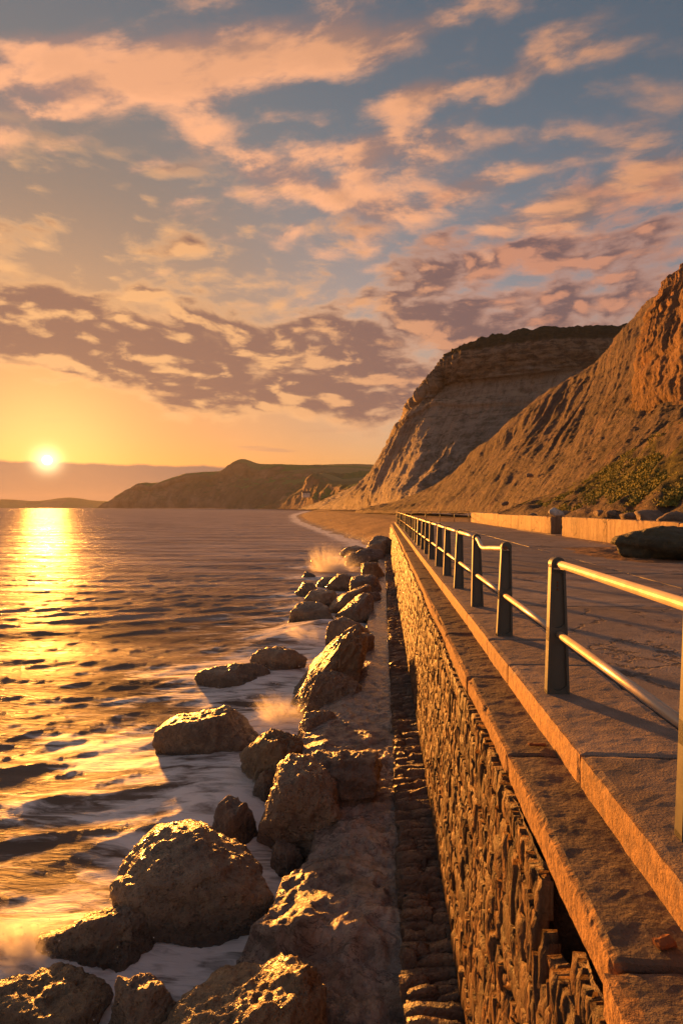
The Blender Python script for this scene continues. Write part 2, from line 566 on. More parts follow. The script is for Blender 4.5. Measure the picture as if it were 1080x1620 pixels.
def mat_path():
    m, g = material('wet_path')
    p = pos(g)
    a = g.noise(p, 0.9, 7, 0.6)
    b = g.noise(p, 4.0, 9, 0.66, 0.4)
    c = g.noise(p, 24.0, 6, 0.65)
    yy = g('ShaderNodeSeparateXYZ', {0: p}, out=1)
    col = g.mix(g.rng(b, 0.36, 0.66), (0.26, 0.205, 0.165), (0.40, 0.325, 0.265))
    col = g.mix(g.rng(c, 0.5, 0.75, 0, 0.6), col, (0.06, 0.045, 0.034))
    d_ = g.noise(g.vm('MULTIPLY', p, (1.0, 1.7, 1.0)), 2.6, 9, 0.72, 1.2)
    col = g.mix(g.rng(d_, 0.50, 0.60, 0, 0.75), col, (0.085, 0.062, 0.046))
    col = g.mix(g.rng(d_, 0.44, 0.34, 0, 0.6), col, (0.42, 0.34, 0.27))
    sp_ = g.noise(p, 90.0, 3, 0.7)
    col = g.mix(g.rng(sp_, 0.52, 0.68, 0, 0.55), col, (0.05, 0.037, 0.028))
    col = g.mix(g.rng(sp_, 0.42, 0.30, 0, 0.5), col, (0.45, 0.37, 0.30))
    ln = g.m('ABSOLUTE', g.m('SUBTRACT', g.noise(g.vm('MULTIPLY', p, (1.0, 1.5, 1.0)), 1.7, 7, 0.66, 0.8), 0.5))
    col = g.mix(g.rng(ln, 0.012, 0.003, 0, 0.8), col, (0.025, 0.018, 0.013))
    far = g.rng(yy, 8.0, 16.0)
    wet = g.m('MAXIMUM', g.rng(a, 0.40, 0.54), far)
    rough = g.m('SUBTRACT', 0.42, g.m('MULTIPLY', wet, 0.27))
    h = g.m('ADD', g.m('MULTIPLY', b, 0.8), g.m('MULTIPLY', c, 0.6))
    h = g.m('SUBTRACT', h, g.m('MULTIPLY', d_, 1.2))
    n = g('ShaderNodeBump', {'Strength': 1.0, 'Distance': g.m('MULTIPLY', g.rng(wet, 0, 1, 0.075, 0.03), g.rng(far, 0, 1, 1.0, 0.6)), 'Height': h})
    b_ = g('ShaderNodeBsdfPrincipled', {'Base Color': col, 'Roughness': rough, 'Normal': n, 'Specular IOR Level': 1.0})
    g('ShaderNodeOutputMaterial', {0: b_}, out=None)
    return m


M['path'] = mat_path()


def mat_sea():
    m, g = material('sea_water')
    p = pos(g)
    cd = g('ShaderNodeVectorMath', {0: p, 1: (0, 0, CZ)}, out=1, operation='DISTANCE')
    foam = g('ShaderNodeAttribute', attribute_name='foam', out=2)
    # silky streaks of foam
    ps = g('ShaderNodeMapping', {'Vector': p, 'Rotation': (0, 0, R(-28)), 'Scale': (0.8, 3.4, 1.0)})
    w = g.noise(ps, 0.8, 4, 0.5, out=1)
    ps = g.vm('ADD', ps, g.vm('SCALE', g.vm('SUBTRACT', w, (.5, .5, .5)), s=1.6))
    fa = g.noise(ps, 1.3, 8, 0.62, 0.5)
    fm = g.rng(g.m('ADD', g.m('MULTIPLY', foam, 1.05), g.m('MULTIPLY', g.m('SUBTRACT', fa, 0.5), 2.6)), 0.30, 1.0)
    # ripples: fine and long-crested, broader far out
    pr = g('ShaderNodeMapping', {'Vector': p, 'Rotation': (0, 0, R(20)), 'Scale': (0.7, 2.6, 1.0)})
    r1 = g.noise(pr, 1.6, 7, 0.62, 0.8)
    r2 = g.noise(pr, 6.5, 5, 0.62, 0.5)
    pf = g('ShaderNodeMapping', {'Vector': p, 'Rotation': (0, 0, R(-8)), 'Scale': (0.16, 0.95, 1.0)})
    r3 = g.noise(pf, 0.9, 6, 0.6, 0.4)
    fo_ = g.rng(cd, 15.0, 90.0)
    h = g.m('ADD', g.m('MULTIPLY', r1, 0.26), g.m('MULTIPLY', r2, 0.075))
    h = g.m('MULTIPLY', h, g.m('SUBTRACT', 1.0, g.m('MULTIPLY', fo_, 0.8)))
    h = g.m('ADD', h, g.m('MULTIPLY', r3, g.rng(cd, 15, 120, 0.08, 0.30)))
    r4 = g.noise(g('ShaderNodeMapping', {'Vector': p, 'Rotation': (0, 0, R(14)), 'Scale': (0.30, 0.85, 1.0)}), 1.0, 4, 0.55, 0.6)
    h = g.m('ADD', h, g.m('MULTIPLY', r4, g.rng(cd, 8, 30, 0.25, 0.75)))
    r5 = g.noise(g('ShaderNodeMapping', {'Vector': p, 'Rotation': (0, 0, R(6)), 'Scale': (0.05, 0.16, 1.0)}), 1.0, 5, 0.6, 0.6)
    h = g.m('ADD', h, g.m('MULTIPLY', r5, g.rng(cd, 30, 120, 0.0, 2.2)))
    n = g('ShaderNodeBump', {'Strength': 1.0, 'Distance': 1.0, 'Height': h})
    # wavelets too small for relief: tilt the normal directly
    gust = g.noise(g.vm('MULTIPLY', p, (0.012, 0.06, 1.0)), 1.0, 7, 0.62)
    w1 = g.vm('SUBTRACT', g.noise(g.vm('MULTIPLY', p, (0.5, 1.6, 1.0)), 1.0, 3, 0.6, out=1), (.5, .5, .5))
    w2 = g.vm('SUBTRACT', g.noise(g.vm('MULTIPLY', p, (4.0, 11.0, 1.0)), 1.0, 3, 0.6, out=1), (.5, .5, .5))
    kk = g.m('MULTIPLY', g.rng(gust, 0.35, 0.65, 0.5, 1.5), g.rng(cd, 20, 90, 0.25, 1.0))
    t = g.vm('ADD', g.vm('MULTIPLY', w1, (0.10, 0.55, 0.0)), g.vm('MULTIPLY', w2, (0.08, 0.40, 0.0)))
    n = g.vm('NORMALIZE', g.vm('ADD', n, g.vm('SCALE', t, s=kk)))
    fl = g.noise(g.vm('MULTIPLY', p, (0.06, 0.40, 1.0)), 1.0, 10, 0.68, 0.3)
    scol = g.mix(g.rng(cd, 6, 60), (0.20, 0.15, 0.115), (0.50, 0.425, 0.385))  # paler far out, painted in place of reflected sky
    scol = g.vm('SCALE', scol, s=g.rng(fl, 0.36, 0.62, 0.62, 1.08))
    silt_sky = g('ShaderNodeBsdfDiffuse', {'Color': scol, 'Normal': g.vm('NORMALIZE', g.vm('ADD', g.vm('SCALE', n, s=0.35), (0.0, 0.0, 0.65)))})   # silt's scattered light, far sky reflection mixed into its colour
    # broad sheen of the small ripples
    sheen = g('ShaderNodeBsdfGlossy', {'Color': (1, 1, 1), 'Roughness': 0.34, 'Normal': n})
    fr = g('ShaderNodeFresnel', {'IOR': 1.33, 'Normal': n})
    fr = g.m('MINIMUM', g.m('ADD', g.m('MULTIPLY', fr, 0.5), 0.02), g.rng(cd, 8, 80, 0.020, 0.065))
    fr = g.m('MULTIPLY', fr, g.rng(fl, 0.38, 0.62, 0.45, 1.35))
    water = g('ShaderNodeMixShader', {0: fr, 1: silt_sky, 2: sheen})
    # sharp glints off smooth facets, in patches
    glint = g('ShaderNodeBsdfGlossy', {'Color': (1, 1, 1), 'Roughness': g.rng(cd, 5, 60, 0.12, 0.05), 'Normal': n})
    gw = g.m('MULTIPLY', g.rng(fl, 0.44, 0.64, 0.06, 1.0), g.rng(cd, 6, 90, 0.008, 0.007))
    water = g('ShaderNodeMixShader', {0: gw, 1: water, 2: glint})
    nf = g('ShaderNodeBump', {'Strength': 0.8, 'Distance': 0.05, 'Height': fa})
    fo = g('ShaderNodeBsdfPrincipled', {'Base Color': (0.92, 0.87, 0.83), 'Roughness': 0.6, 'Normal': nf,
                                        'Subsurface Weight': 0.0})
    mx = g('ShaderNodeMixShader', {0: fm, 1: water, 2: fo})
    g('ShaderNodeOutputMaterial', {0: mx}, out=None)
    return m


M['sea'] = mat_sea()


def mat_cliff(name, bands, veg=0.0, beds=False, turf=False):
    m, g = material(name)
    p = pos(g)
    nz = g('ShaderNodeSeparateXYZ', {0: g('ShaderNodeNewGeometry', out=1)}, out=2)
    a = g.noise(p, 0.035, 6, 0.6)
    b = g.noise(p, 0.22, 8, 0.65)
    c = g.noise(p, 1.6, 7, 0.68)
    ps = sca(g, p, (0.05, 0.05, 0.9))
    s1 = g.noise(ps, 1.0, 6, 0.65, 0.4)
    c1, c2, c3 = bands
    ua = g('ShaderNodeAttribute', attribute_name='along', out=2)
    ta = g('ShaderNodeAttribute', attribute_name='down', out=2)
    uv = g('ShaderNodeCombineXYZ', {0: g.m('MULTIPLY', ua, 0.55), 1: g.m('MULTIPLY', ta, 5.0), 2: 0.0})
    uv = g.vm('ADD', uv, g.vm('SCALE', g.noise(p, 0.3, 3, 0.5, out=1), s=0.5))
    st = g.noise(uv, 1.0, 8, 0.68)
    col = g.mix(g.rng(a, 0.38, 0.62), c1, c2)
    col = g.mix(g.rng(st, 0.50, 0.66, 0, 0.7), col, tuple(q * 0.5 for q in c2))
    col = g.mix(g.rng(st, 0.46, 0.34, 0, 0.6), col, (c3[0] * 1.15, c3[1] * 0.95, c3[2] * 0.85))
    col = g.mix(g.rng(s1, 0.48, 0.66, 0, 0.65), col, c3)
    col = g.mix(g.rng(b, 0.48, 0.72, 0, 0.6), col, (0.13, 0.09, 0.06))
    col = g.mix(g.rng(c, 0.50, 0.75, 0, 0.55), col, (0.075, 0.052, 0.036))
    if beds:
        zz = g('ShaderNodeSeparateXYZ', {0: p}, out=2)
        zz = g.m('ADD', zz, g.m('MULTIPLY', g.m('SUBTRACT', g.noise(p, 0.03, 5, 0.6), 0.5), 7.0))
        pale = g.m('MULTIPLY', g.rng(zz, 46.5, 47.5), g.rng(zz, 50.0, 48.5))
        col = g.mix(g.m('MULTIPLY', pale, g.rng(b, 0.62, 0.42, 0, 0.75)), col, (0.55, 0.46, 0.36))
        cap = g.rng(zz, 56.0, 58.0)
        rk = g.noise(sca(g, p, (0.25, 0.25, 0.8)), 1.0, 7, 0.68, 0.3)
        col = g.mix(g.m('MULTIPLY', cap, 0.75), col, g.mix(g.rng(rk, 0.42, 0.60), (0.12, 0.082, 0.055), (0.40, 0.29, 0.19)))
        col = g.mix(g.rng(zz, 66.5, 68.0, 0, 0.85), col, (0.075, 0.06, 0.028))
    if turf:
        tn = g.noise(g.vm('MULTIPLY', uv, (0.5, 0.5, 1.0)), 1.0, 7, 0.66)
        tm = g.m('MULTIPLY', g.rng(tn, 0.46, 0.54), g.rng(ta, 0.30, 0.45))
        col = g.mix(g.m('MULTIPLY', tm, 0.9), col, g.mix(g.rng(c, 0.4, 0.6), (0.19, 0.17, 0.035), (0.09, 0.09, 0.022)))
    if veg:
        vg = g.m('MULTIPLY', g.rng(nz, 0.55, 0.85), g.rng(b, 0.38, 0.58))
        col = g.mix(g.m('MULTIPLY', vg, veg), col, (0.06, 0.062, 0.02))
    f = g.noise(p, 5.5, 5, 0.7)
    col = g.mix(g.rng(f, 0.5, 0.75, 0, 0.35), col, (0.06, 0.042, 0.03))
    h = g.m('ADD', g.m('MULTIPLY', b, 1.6), g.m('MULTIPLY', c, 0.8))
    h = g.m('ADD', g.m('ADD', h, g.m('MULTIPLY', f, 0.25)), g.m('ADD', g.m('MULTIPLY', s1, 0.5), g.m('MULTIPLY', st, 1.0)))
    finish(g, col, 0.9, h, 1.3, 1.0, spec=0.2)
    return m


M['cliff_far'] = mat_cliff('grey_clay_cliff', ((0.50, 0.42, 0.345), (0.41, 0.34, 0.275), (0.56, 0.475, 0.39)), 0.5, True)
M['cliff_near'] = mat_cliff('red_brown_slope', ((0.25, 0.195, 0.16), (0.20, 0.155, 0.13), (0.29, 0.21, 0.16)), 0.35)
M['slope'] = mat_cliff('slipped_earth', ((0.25, 0.185, 0.145), (0.20, 0.15, 0.12), (0.29, 0.20, 0.145)), 0.35, turf=True)
M['cliff_face'] = mat_cliff('orange_sandstone', ((0.36, 0.22, 0.13), (0.29, 0.18, 0.11), (0.42, 0.26, 0.155)), 0.2)


def mat_hill():
    m, g = material('hillside')
    p = pos(g)
    nz = g('ShaderNodeSeparateXYZ', {0: g('ShaderNodeNewGeometry', out=1)}, out=2)
    a = g.noise(p, 0.004, 6, 0.6)
    b = g.noise(p, 0.02, 8, 0.65)
    v = g('ShaderNodeTexVoronoi', {'Vector': sca(g, p, (1, 1, 0)), 'Scale': 0.0055, 'Randomness': 0.9}, out=1)
    sv = g('ShaderNodeSeparateColor', {0: v}, out=0)
    field = g.ramp(sv, [(0.0, (0.10, 0.14, 0.04)), (0.35, (0.19, 0.25, 0.07)), (0.6, (0.32, 0.26, 0.12)), (0.85, (0.09, 0.11, 0.04)), (1.0, (0.22, 0.27, 0.08))])
    wood = g.mix(g.rng(b, 0.4, 0.65), (0.30, 0.20, 0.10), (0.18, 0.14, 0.065))
    earth = g.mix(g.rng(b, 0.4, 0.6), (0.42, 0.27, 0.16), (0.28, 0.18, 0.10))
    col = g.mix(g.rng(nz, 0.80, 0.90), wood, field)
    col = g.mix(g.m('MULTIPLY', g.rng(nz, 0.80, 0.62), g.rng(a, 0.40, 0.55)), col, earth)
    finish(g, col, 0.95, b, 9.0, 1.0, spec=0.1)
    return m


M['hill'] = mat_hill()


def mat_beach():
    m, g = material('shingle')
    p = pos(g)
    z = g('ShaderNodeSeparateXYZ', {0: p}, out=2)
    a = g.noise(p, 0.15, 6, 0.6)
    b = g.noise(p, 1.5, 8, 0.7)
    v = g('ShaderNodeTexVoronoi', {'Vector': p, 'Scale': 7.0}, out=0)
    col = g.mix(g.rng(a, 0.4, 0.6), (0.36, 0.22, 0.125), (0.28, 0.17, 0.10))
    col = g.mix(g.rng(b, 0.45, 0.7, 0, 0.7), col, (0.13, 0.08, 0.048))
    col = g.mix(g.rng(z, 0.55, 0.1, 0, 0.55), col, (0.12, 0.07, 0.035))
    h = g.m('ADD', b, g.m('MULTIPLY', v, -0.4))
    finish(g, col, g.rng(z, 0.1, 0.6, 0.35, 0.85), h, 0.25, 1.0, spec=0.4)
    return m


M['beach'] = mat_beach()


def mat_metal(name, c, rough, metallic, worn, wornc):
    m, g = material(name)
    p = pos(g)
    a = g.noise(p, 9.0, 6, 0.65)
    b = g.noise(p, 70.0, 4, 0.6)
    col = g.mix(g.rng(a, 0.60, 0.75, 0, worn), c, wornc)
    col = g.mix(g.rng(b, 0.58, 0.75, 0, 0.4), col, tuple(q * 0.5 for q in c))
    finish(g, col, g.rng(a, 0.3, 0.7, rough, rough + 0.15), g.m('ADD', a, g.m('MULTIPLY', b, 0.3)), 0.002, 0.7, metallic=metallic)
    return m


M['rail'] = mat_metal('rail_metal', (0.62, 0.52, 0.40), 0.30, 0.35, 0.5, (0.36, 0.24, 0.14))
M['post'] = mat_metal('post_iron', (0.085, 0.085, 0.075), 0.42, 0.0, 0.6, (0.14, 0.075, 0.04))
M['rust'] = mat_metal('rust', (0.20, 0.075, 0.03), 0.8, 0.0, 0.8, (0.30, 0.14, 0.05))


def mat_plain(name, c1, c2, scale=6.0, rough=0.8, bd=0.01):
    m, g = material(name)
    p = pos(g)
    a = g.noise(p, scale, 6, 0.6)
    finish(g, g.mix(g.rng(a, 0.35, 0.65), c1, c2), rough, a, bd, 0.8)
    return m


M['white'] = mat_plain('pale_limestone', (0.62, 0.58, 0.54), (0.40, 0.36, 0.32), 5)
M['wood'] = mat_plain('driftwood', (0.22, 0.13, 0.07), (0.12, 0.07, 0.04), 30)
M['soil'] = mat_plain('spilled_soil', (0.26, 0.13, 0.06), (0.17, 0.09, 0.045), 7, 0.9, 0.05)
M['green_rock'] = mat_rock('weedy_rock', (0.085, 0.078, 0.035), (0.055, 0.05, 0.026), (0.13, 0.105, 0.05), 0.55, 0.5)
M['leaf'] = mat_plain('gorse_leaf', (0.26, 0.235, 0.035), (0.12, 0.125, 0.025), 0.5, 0.8)
M['plaster'] = mat_plain('white_render', (0.75, 0.70, 0.62), (0.68, 0.62, 0.55), 1.0)
M['roof'] = mat_plain('slate_roof', (0.12, 0.10, 0.09), (0.09, 0.075, 0.065), 1.0)
M['pane'] = mat_plain('window_glass', (0.03, 0.03, 0.035), (0.02, 0.02, 0.025), 1.0, 0.1)

# ------------------------------------------------------------------ levels
Z_PROM = 3.10
Z_COP = CZ - 1.683
Z_FAS = CZ - 1.866
Z_PATH = 0.60
Z_FOOT = 0.82
Y0, Y1 = -2.0, 61.0
X_RISER, X_COP, X_WTOP, X_WBOT, X_FOOT, X_BEAM, X_RAIL = 1.185, 0.83, 0.79, 0.60, 0.19, 2.0, 1.41


# ------------------------------------------------------------------ terrain surfaces
def catmull(P, n):
    """P (K,...) control rows -> n rows along a Catmull-Rom spline"""
    K = len(P)
    t = np.linspace(0, K - 1 - 1e-9, n)
    i = t.astype(int)
    f = (t - i).reshape((-1,) + (1,) * (P.ndim - 1))
    g = lambda k: P[np.clip(k, 0, K - 1)]
    a, b, c, d = g(i - 1), g(i), g(i + 1), g(i + 2)
    return 0.5 * (2 * b + (c - a) * f + (2 * a - 5 * b + 4 * c - d) * f ** 2 + (3 * b - a - 3 * c + d) * f ** 3)


def surface(name, cols, nu, nv, mat, disp, sharp=0.0):
    P = np.array(cols, float)                     # K columns x R rows x 3
    A = catmull(P, nu)
    A = np.swapaxes(catmull(np.swapaxes(A, 0, 1), nv), 0, 1)
    du = np.gradient(A, axis=0)
    dv = np.gradient(A, axis=1)
    N = np.cross(du, dv)
    N /= np.linalg.norm(N, axis=2, keepdims=True) + 1e-9
    if N[..., 1].mean() > 0:
        N = -N
    U = np.cumsum(np.linalg.norm(du, axis=2).mean(1))[:, None] * np.ones((1, nv))
    T = np.linspace(0, 1, nv)[None, :] * np.ones((nu, 1))
    A = A + N * disp(U, T, A)[..., None]
    me = pydata(name, A.reshape(-1, 3), gridfaces(nu, nv), smooth=False)
    attr(me, 'along', U.ravel())
    attr(me, 'down', T.ravel())
    return tag(link(name, me, mat), kind='structure')


def gullies(U, T, A, amp, lam, seed, rough=1.0):
    wob = fbm(np.stack([U / lam * 0.5, T * 3, 0 * U], -1), 3, seed + 9) * lam * 0.5
    q = np.stack([(U + wob) / lam, T * 1.1, 0 * U + seed], -1)
    r = fbm(q, 4, seed, 0.55, ridge=True)
    r2 = fbm(np.stack([(U + wob) / lam * 2.7, T * 2.6, 0 * U + seed + 5], -1), 3, seed + 40, 0.55, ridge=True)
    sel = 0.35 + 0.9 * sstep(-0.25, 0.35, fbm(np.stack([U / lam * 0.35, T * 1.6, 0 * U], -1), 3, seed + 44))
    env = sstep(0.0, 0.12, T) * (1 - 0.75 * sstep(0.72, 0.98, T))
    d = amp * (r * sel + 0.25 * r2) * env
    d += rough * 1.1 * fbm(A * 0.12, 4, seed + 3)
    d += rough * 0.80 * fbm(A * 0.35, 5, seed + 5, 0.6)
    d += rough * 0.30 * fbm(A * 1.7, 2, seed + 6, 0.65)
    return d


def strata(A, amp, seed, freq=0.35):
    z = A[..., 2] + 2.0 * fbm(A * 0.02, 2, seed)
    s = fbm(np.stack([z * freq, A[..., 0] * 0.01, A[..., 1] * 0.01], -1), 3, seed + 1)
    return amp * np.tanh(4 * s)


def build_cliffs():
    # main grey buttress
    far = [
        [(470, 806, 520), (500, 797, 500), (535, 786, 470), (560, 780, 440), (585, 772, 410), (610, 770, 400), (650, 765, 480)],
        [(520, 806, 380), (550, 790, 360), (580, 768, 345), (600, 745, 335), (622, 715, 330), (640, 690, 330), (660, 700, 420)],
        [(548, 806, 320), (574, 777, 300), (592, 748, 288), (625, 690, 274), (645, 655, 268), (668, 628, 265), (720, 600, 360)],
        [(580, 807, 270), (600, 770, 262), (622, 725, 256), (648, 672, 252), (672, 632, 250), (697, 590, 250), (735, 560, 330)],
        [(610, 808, 225), (635, 760, 230), (660, 705, 236), (690, 650, 240), (708, 612, 243), (712, 571, 244), (750, 548, 310)],
        [(660, 810, 175), (685, 765, 190), (715, 705, 210), (745, 650, 222), (757, 606, 228), (762, 553, 230), (790, 541, 290)],
        [(720, 811, 150), (745, 770, 170), (790, 700, 195), (830, 645, 212), (845, 600, 218), (850, 537, 221), (870, 530, 280)],
        [(790, 811, 140), (820, 770, 160), (860, 705, 185), (900, 640, 205), (925, 590, 214), (955, 531, 218), (975, 524, 280)],
        [(860, 811, 140), (890, 770, 160), (940, 705, 190), (990, 640, 210), (1030, 580, 220), (1060, 520, 225), (1080, 510, 280)]]
    far = [[atd(*q) for q in c] for c in far]

    def d1(U, T, A):
        d = gullies(U, T, A, 3.4, 22, 11, 0.9) * (0.45 + 0.55 * (1 - sstep(0.35, 0.6, T)))
        d += strata(A, 0.30, 5) * sstep(0.3, 0.5, T)
        d += 1.6 * sstep(0.01, 0, np.abs(T - 0.52) - 0.012)
        up = sstep(0.66, 0.70, T) * (1 - sstep(0.86, 0.90, T))
        d += up * (1.5 + 2.6 * fbm(A * np.array([.09, .09, .3]), 5, 31, 0.62) + 1.2 * fbm(np.stack([U / 5, T * 4, 0 * U], -1), 4, 33, 0.6, ridge=True))
        d += 0.8 * fbm(np.stack([U / 7, T * 2, 0 * U], -1), 4, 35, 0.6, ridge=True) * sstep(.3, .45, T)
        return d
    surface('cliff', far, 380, 340, M['cliff_far'], d1)

    # red-brown spur running down in front of it
    near = [
        [(560, 811, 230), (566, 810, 228), (574, 808, 226), (582, 806, 225), (590, 804, 226), (600, 803, 235)],
        [(620, 812, 170), (640, 803, 168), (655, 795, 166), (672, 785, 166), (690, 772, 168), (715, 765, 190)],
        [(680, 812, 130), (705, 788, 130), (725, 765, 130), (745, 740, 131), (765, 705, 135), (800, 685, 165)],
        [(735, 812, 104), (770, 770, 106), (800, 730, 109), (828, 690, 113), (852, 640, 120), (885, 612, 155)],
        [(790, 811, 84), (825, 765, 87), (862, 715, 92), (900, 655, 100), (932, 592, 110), (945, 575, 145)],
        [(840, 811, 68), (880, 755, 72), (920, 700, 78), (955, 625, 90), (985, 528, 106), (1005, 520, 140)],
        [(890, 811, 55), (935, 745, 60), (985, 680, 67), (1020, 590, 80), (1045, 468, 100), (1065, 462, 135)],
        [(950, 811, 46), (1000, 735, 51), (1050, 660, 58), (1085, 560, 72), (1105, 410, 95), (1120, 405, 130)],
        [(1040, 812, 36), (1090, 740, 41), (1140, 650, 49), (1175, 530, 64), (1190, 350, 88), (1200, 348, 125)],
        [(1200, 815, 27), (1260, 730, 32), (1310, 620, 41), (1340, 490, 56), (1350, 290, 80), (1360, 290, 115)],
        [(1600, 820, 18), (1680, 720, 23), (1750, 580, 32), (1790, 420, 48), (1800, 230, 72), (1810, 230, 105)]]
    near = [[atd(*q) for q in c] for c in near]

    def d2(U, T, A):
        return gullies(U, T, A, 1.0, 8.0, 21, 0.42) + strata(A, 0.35, 8) * sstep(0.6, 0.8, T)
    surface('cliff', near, 500, 330, M['cliff_near'], d2)

    # steep sunlit face at the right
    face = [
        [(1012, 700, 76), (1016, 690, 80), (1030, 640, 84), (1036, 580, 88), (1048, 520, 92), (1075, 470, 98), (1085, 470, 120)],
        [(1000, 700, 70), (1001, 672, 71), (1008, 630, 72), (1014, 570, 73), (1026, 515, 75), (1050, 458, 78), (1075, 440, 110)],
        [(1030, 690, 62), (1032, 650, 63), (1038, 600, 65), (1045, 540, 67), (1058, 480, 70), (1082, 424, 74), (1110, 410, 105)],
        [(1085, 670, 55), (1090, 620, 57), (1095, 560, 59), (1105, 490, 62), (1120, 420, 66), (1150, 360, 70), (1180, 350, 100)],
        [(1200, 640, 46), (1205, 580, 48), (1212, 500, 51), (1225, 420, 54), (1245, 340, 58), (1285, 270, 63), (1310, 265, 90)],
        [(1420, 620, 36), (1425, 540, 38), (1435, 440, 41), (1450, 340, 45), (1475, 250, 50), (1520, 180, 55), (1550, 180, 80)]]
    face = [[atd(*q) for q in c] for c in face]

    def d3(U, T, A):
        v = fbm(np.stack([U / 3.5, T * 2.0, 0 * U], -1), 4, 41, 0.6, ridge=True)
        return 0.75 * v * (1 - sstep(0.85, 1, T)) + 1.1 * fbm(A * 0.16, 5, 43, 0.6) + strata(A, 0.25, 45, 0.6)
    surface('cliff', face, 240, 260, M['cliff_face'], d3)

    # apron of slipped earth behind the concrete wall
    apron = [
        [(770, 818, 60), (800, 808, 66), (830, 800, 74), (860, 790, 80), (880, 782, 84)],
        [(850, 822, 42), (876, 808, 46), (900, 794, 52), (925, 774, 58), (950, 752, 66)],
        [(905, 826, 34), (930, 808, 38), (955, 785, 43), (985, 750, 50), (1010, 712, 60)],
        [(985, 832, 27), (1000, 812, 30), (1030, 775, 35), (1060, 725, 42), (1090, 668, 52)],
        [(1090, 838, 21.5), (1105, 812, 24.5), (1140, 765, 29), (1175, 700, 36), (1210, 640, 45)],
        [(1300, 850, 16), (1330, 810, 19), (1370, 745, 24), (1420, 660, 31), (1470, 590, 40)],
        [(1900, 880, 10.5), (1960, 810, 13), (2040, 700, 18), (2120, 590, 24), (2200, 490, 32)]]
    apron = [[(x, y, d * (1 - 0.05 * k)) for k, (x, y, d) in enumerate(c)] for c in apron]
    apron = [[atd(*q) for q in c] for c in apron]

    def d4(U, T, A):
        r = fbm(np.stack([U / 5.0, T * 1.2, 0 * U], -1), 3, 51, 0.5, ridge=True)
        return 0.55 * r * sstep(0, 0.3, T) + 0.35 * fbm(A * 0.35, 5, 53, 0.6)
    o = surface('slope', apron, 240, 160, M['slope'], d4)
    return np.array(apron)


APRON = build_cliffs()


def build_hills():
    hills = [
        [(150, 804, 2300), (160, 803, 2350), (170, 803, 2400), (180, 803, 2500), (190, 803, 3000)],
        [(190, 804, 2200), (197, 790, 2210), (206, 778, 2230), (216, 770, 2260), (226, 769, 2700)],
        [(232, 804, 2100), (238, 790, 2120), (244, 778, 2150), (252, 766, 2200), (264, 762, 2700)],
        [(285, 804, 2000), (288, 785, 2040), (290, 765, 2090), (296, 752, 2150), (305, 750, 2700)],
        [(335, 804, 1900), (338, 785, 1950), (342, 765, 2010), (348, 748, 2080), (360, 748, 2600)],
        [(368, 805, 1800), (372, 780, 1870), (375, 755, 1950), (379, 730, 2030), (390, 731, 2400)],
        [(400, 805, 1700), (402, 782, 1780), (404, 760, 1870), (408, 737, 1960), (418, 736, 2400)],
        [(440, 805, 1560), (442, 785, 1660), (444, 765, 1760), (450, 738, 1900), (456, 736, 2500)],
        [(480, 805, 1400), (484, 785, 1520), (488, 768, 1650), (500, 742, 1850), (510, 735, 2600)],
        [(520, 805, 1250), (530, 785, 1400), (540, 768, 1550), (552, 745, 1800), (560, 734, 2600)],
        [(560, 805, 1100), (575, 785, 1300), (590, 765, 1500), (605, 748, 1800), (612, 736, 2600)],
        [(640, 805, 900), (660, 785, 1150), (680, 765, 1450), (690, 750, 1800), (700, 740, 2600)]]
    hills = [[atd(*q) for q in c] for c in hills]

    def d(U, T, A):
        return 20 * fbm(A * 0.006, 5, 61, 0.55, ridge=True) * sstep(0, .2, T) * (1 - sstep(.6, .9, T)) + 3 * fbm(A * 0.02, 4, 63)
    surface('hill', hills, 300, 140, M['hill'], d)
    front = [
        [(400, 805, 1150), (410, 804.5, 1150), (420, 804, 1160), (430, 804, 1180), (440, 804, 1300)],
        [(440, 805, 1050), (452, 796, 1060), (466, 786, 1080), (480, 778, 1110), (492, 776, 1300)],
        [(470, 805, 950), (480, 790, 970), (488, 770, 1000), (496, 752, 1040), (510, 750, 1300)],
        [(500, 805, 850), (506, 792, 880), (514, 776, 920), (524, 764, 980), (545, 757, 1300)],
        [(522, 806, 740), (530, 796, 760), (542, 784, 800), (556, 768, 860), (580, 754, 1250)],
        [(545, 806, 620), (556, 795, 650), (570, 780, 700), (590, 758, 780), (620, 748, 1200)],
        [(580, 806, 540), (600, 790, 580), (620, 770, 640), (650, 750, 740), (690, 745, 1100)]]
    front = [[atd(*q) for q in c] for c in front]

    def d5(U, T, A):
        r = fbm(np.stack([U / 60.0, T * 1.2, 0 * U], -1), 4, 71, 0.55, ridge=True)
        return 9 * r * sstep(0, .2, T) * (1 - sstep(.6, .85, T)) + 4 * fbm(A * 0.02, 5, 73, 0.6)
    surface('hill', front, 220, 140, M['hill'], d5)
    # low land far across the bay
    xs = np.linspace(-500, 240, 40)
    cols = []
    for i, x in enumerate(xs):
        top = 789.5 + 2.0 * math.sin(i * 0.5) + 1.5 * math.sin(i * 1.3 + 1) + max(0, (x - 120) / 10)
        top = min(top, 802.5)
        cols.append([atd(x, 804, 5200), atd(x, (804 + top) / 2, 5300), atd(x, top, 5450), atd(x, top + 2, 6000)])
    surface('hill', cols, 200, 20, M['hill'], lambda U, T, A: 6 * fbm(A * 0.004, 3, 77))


build_hills()


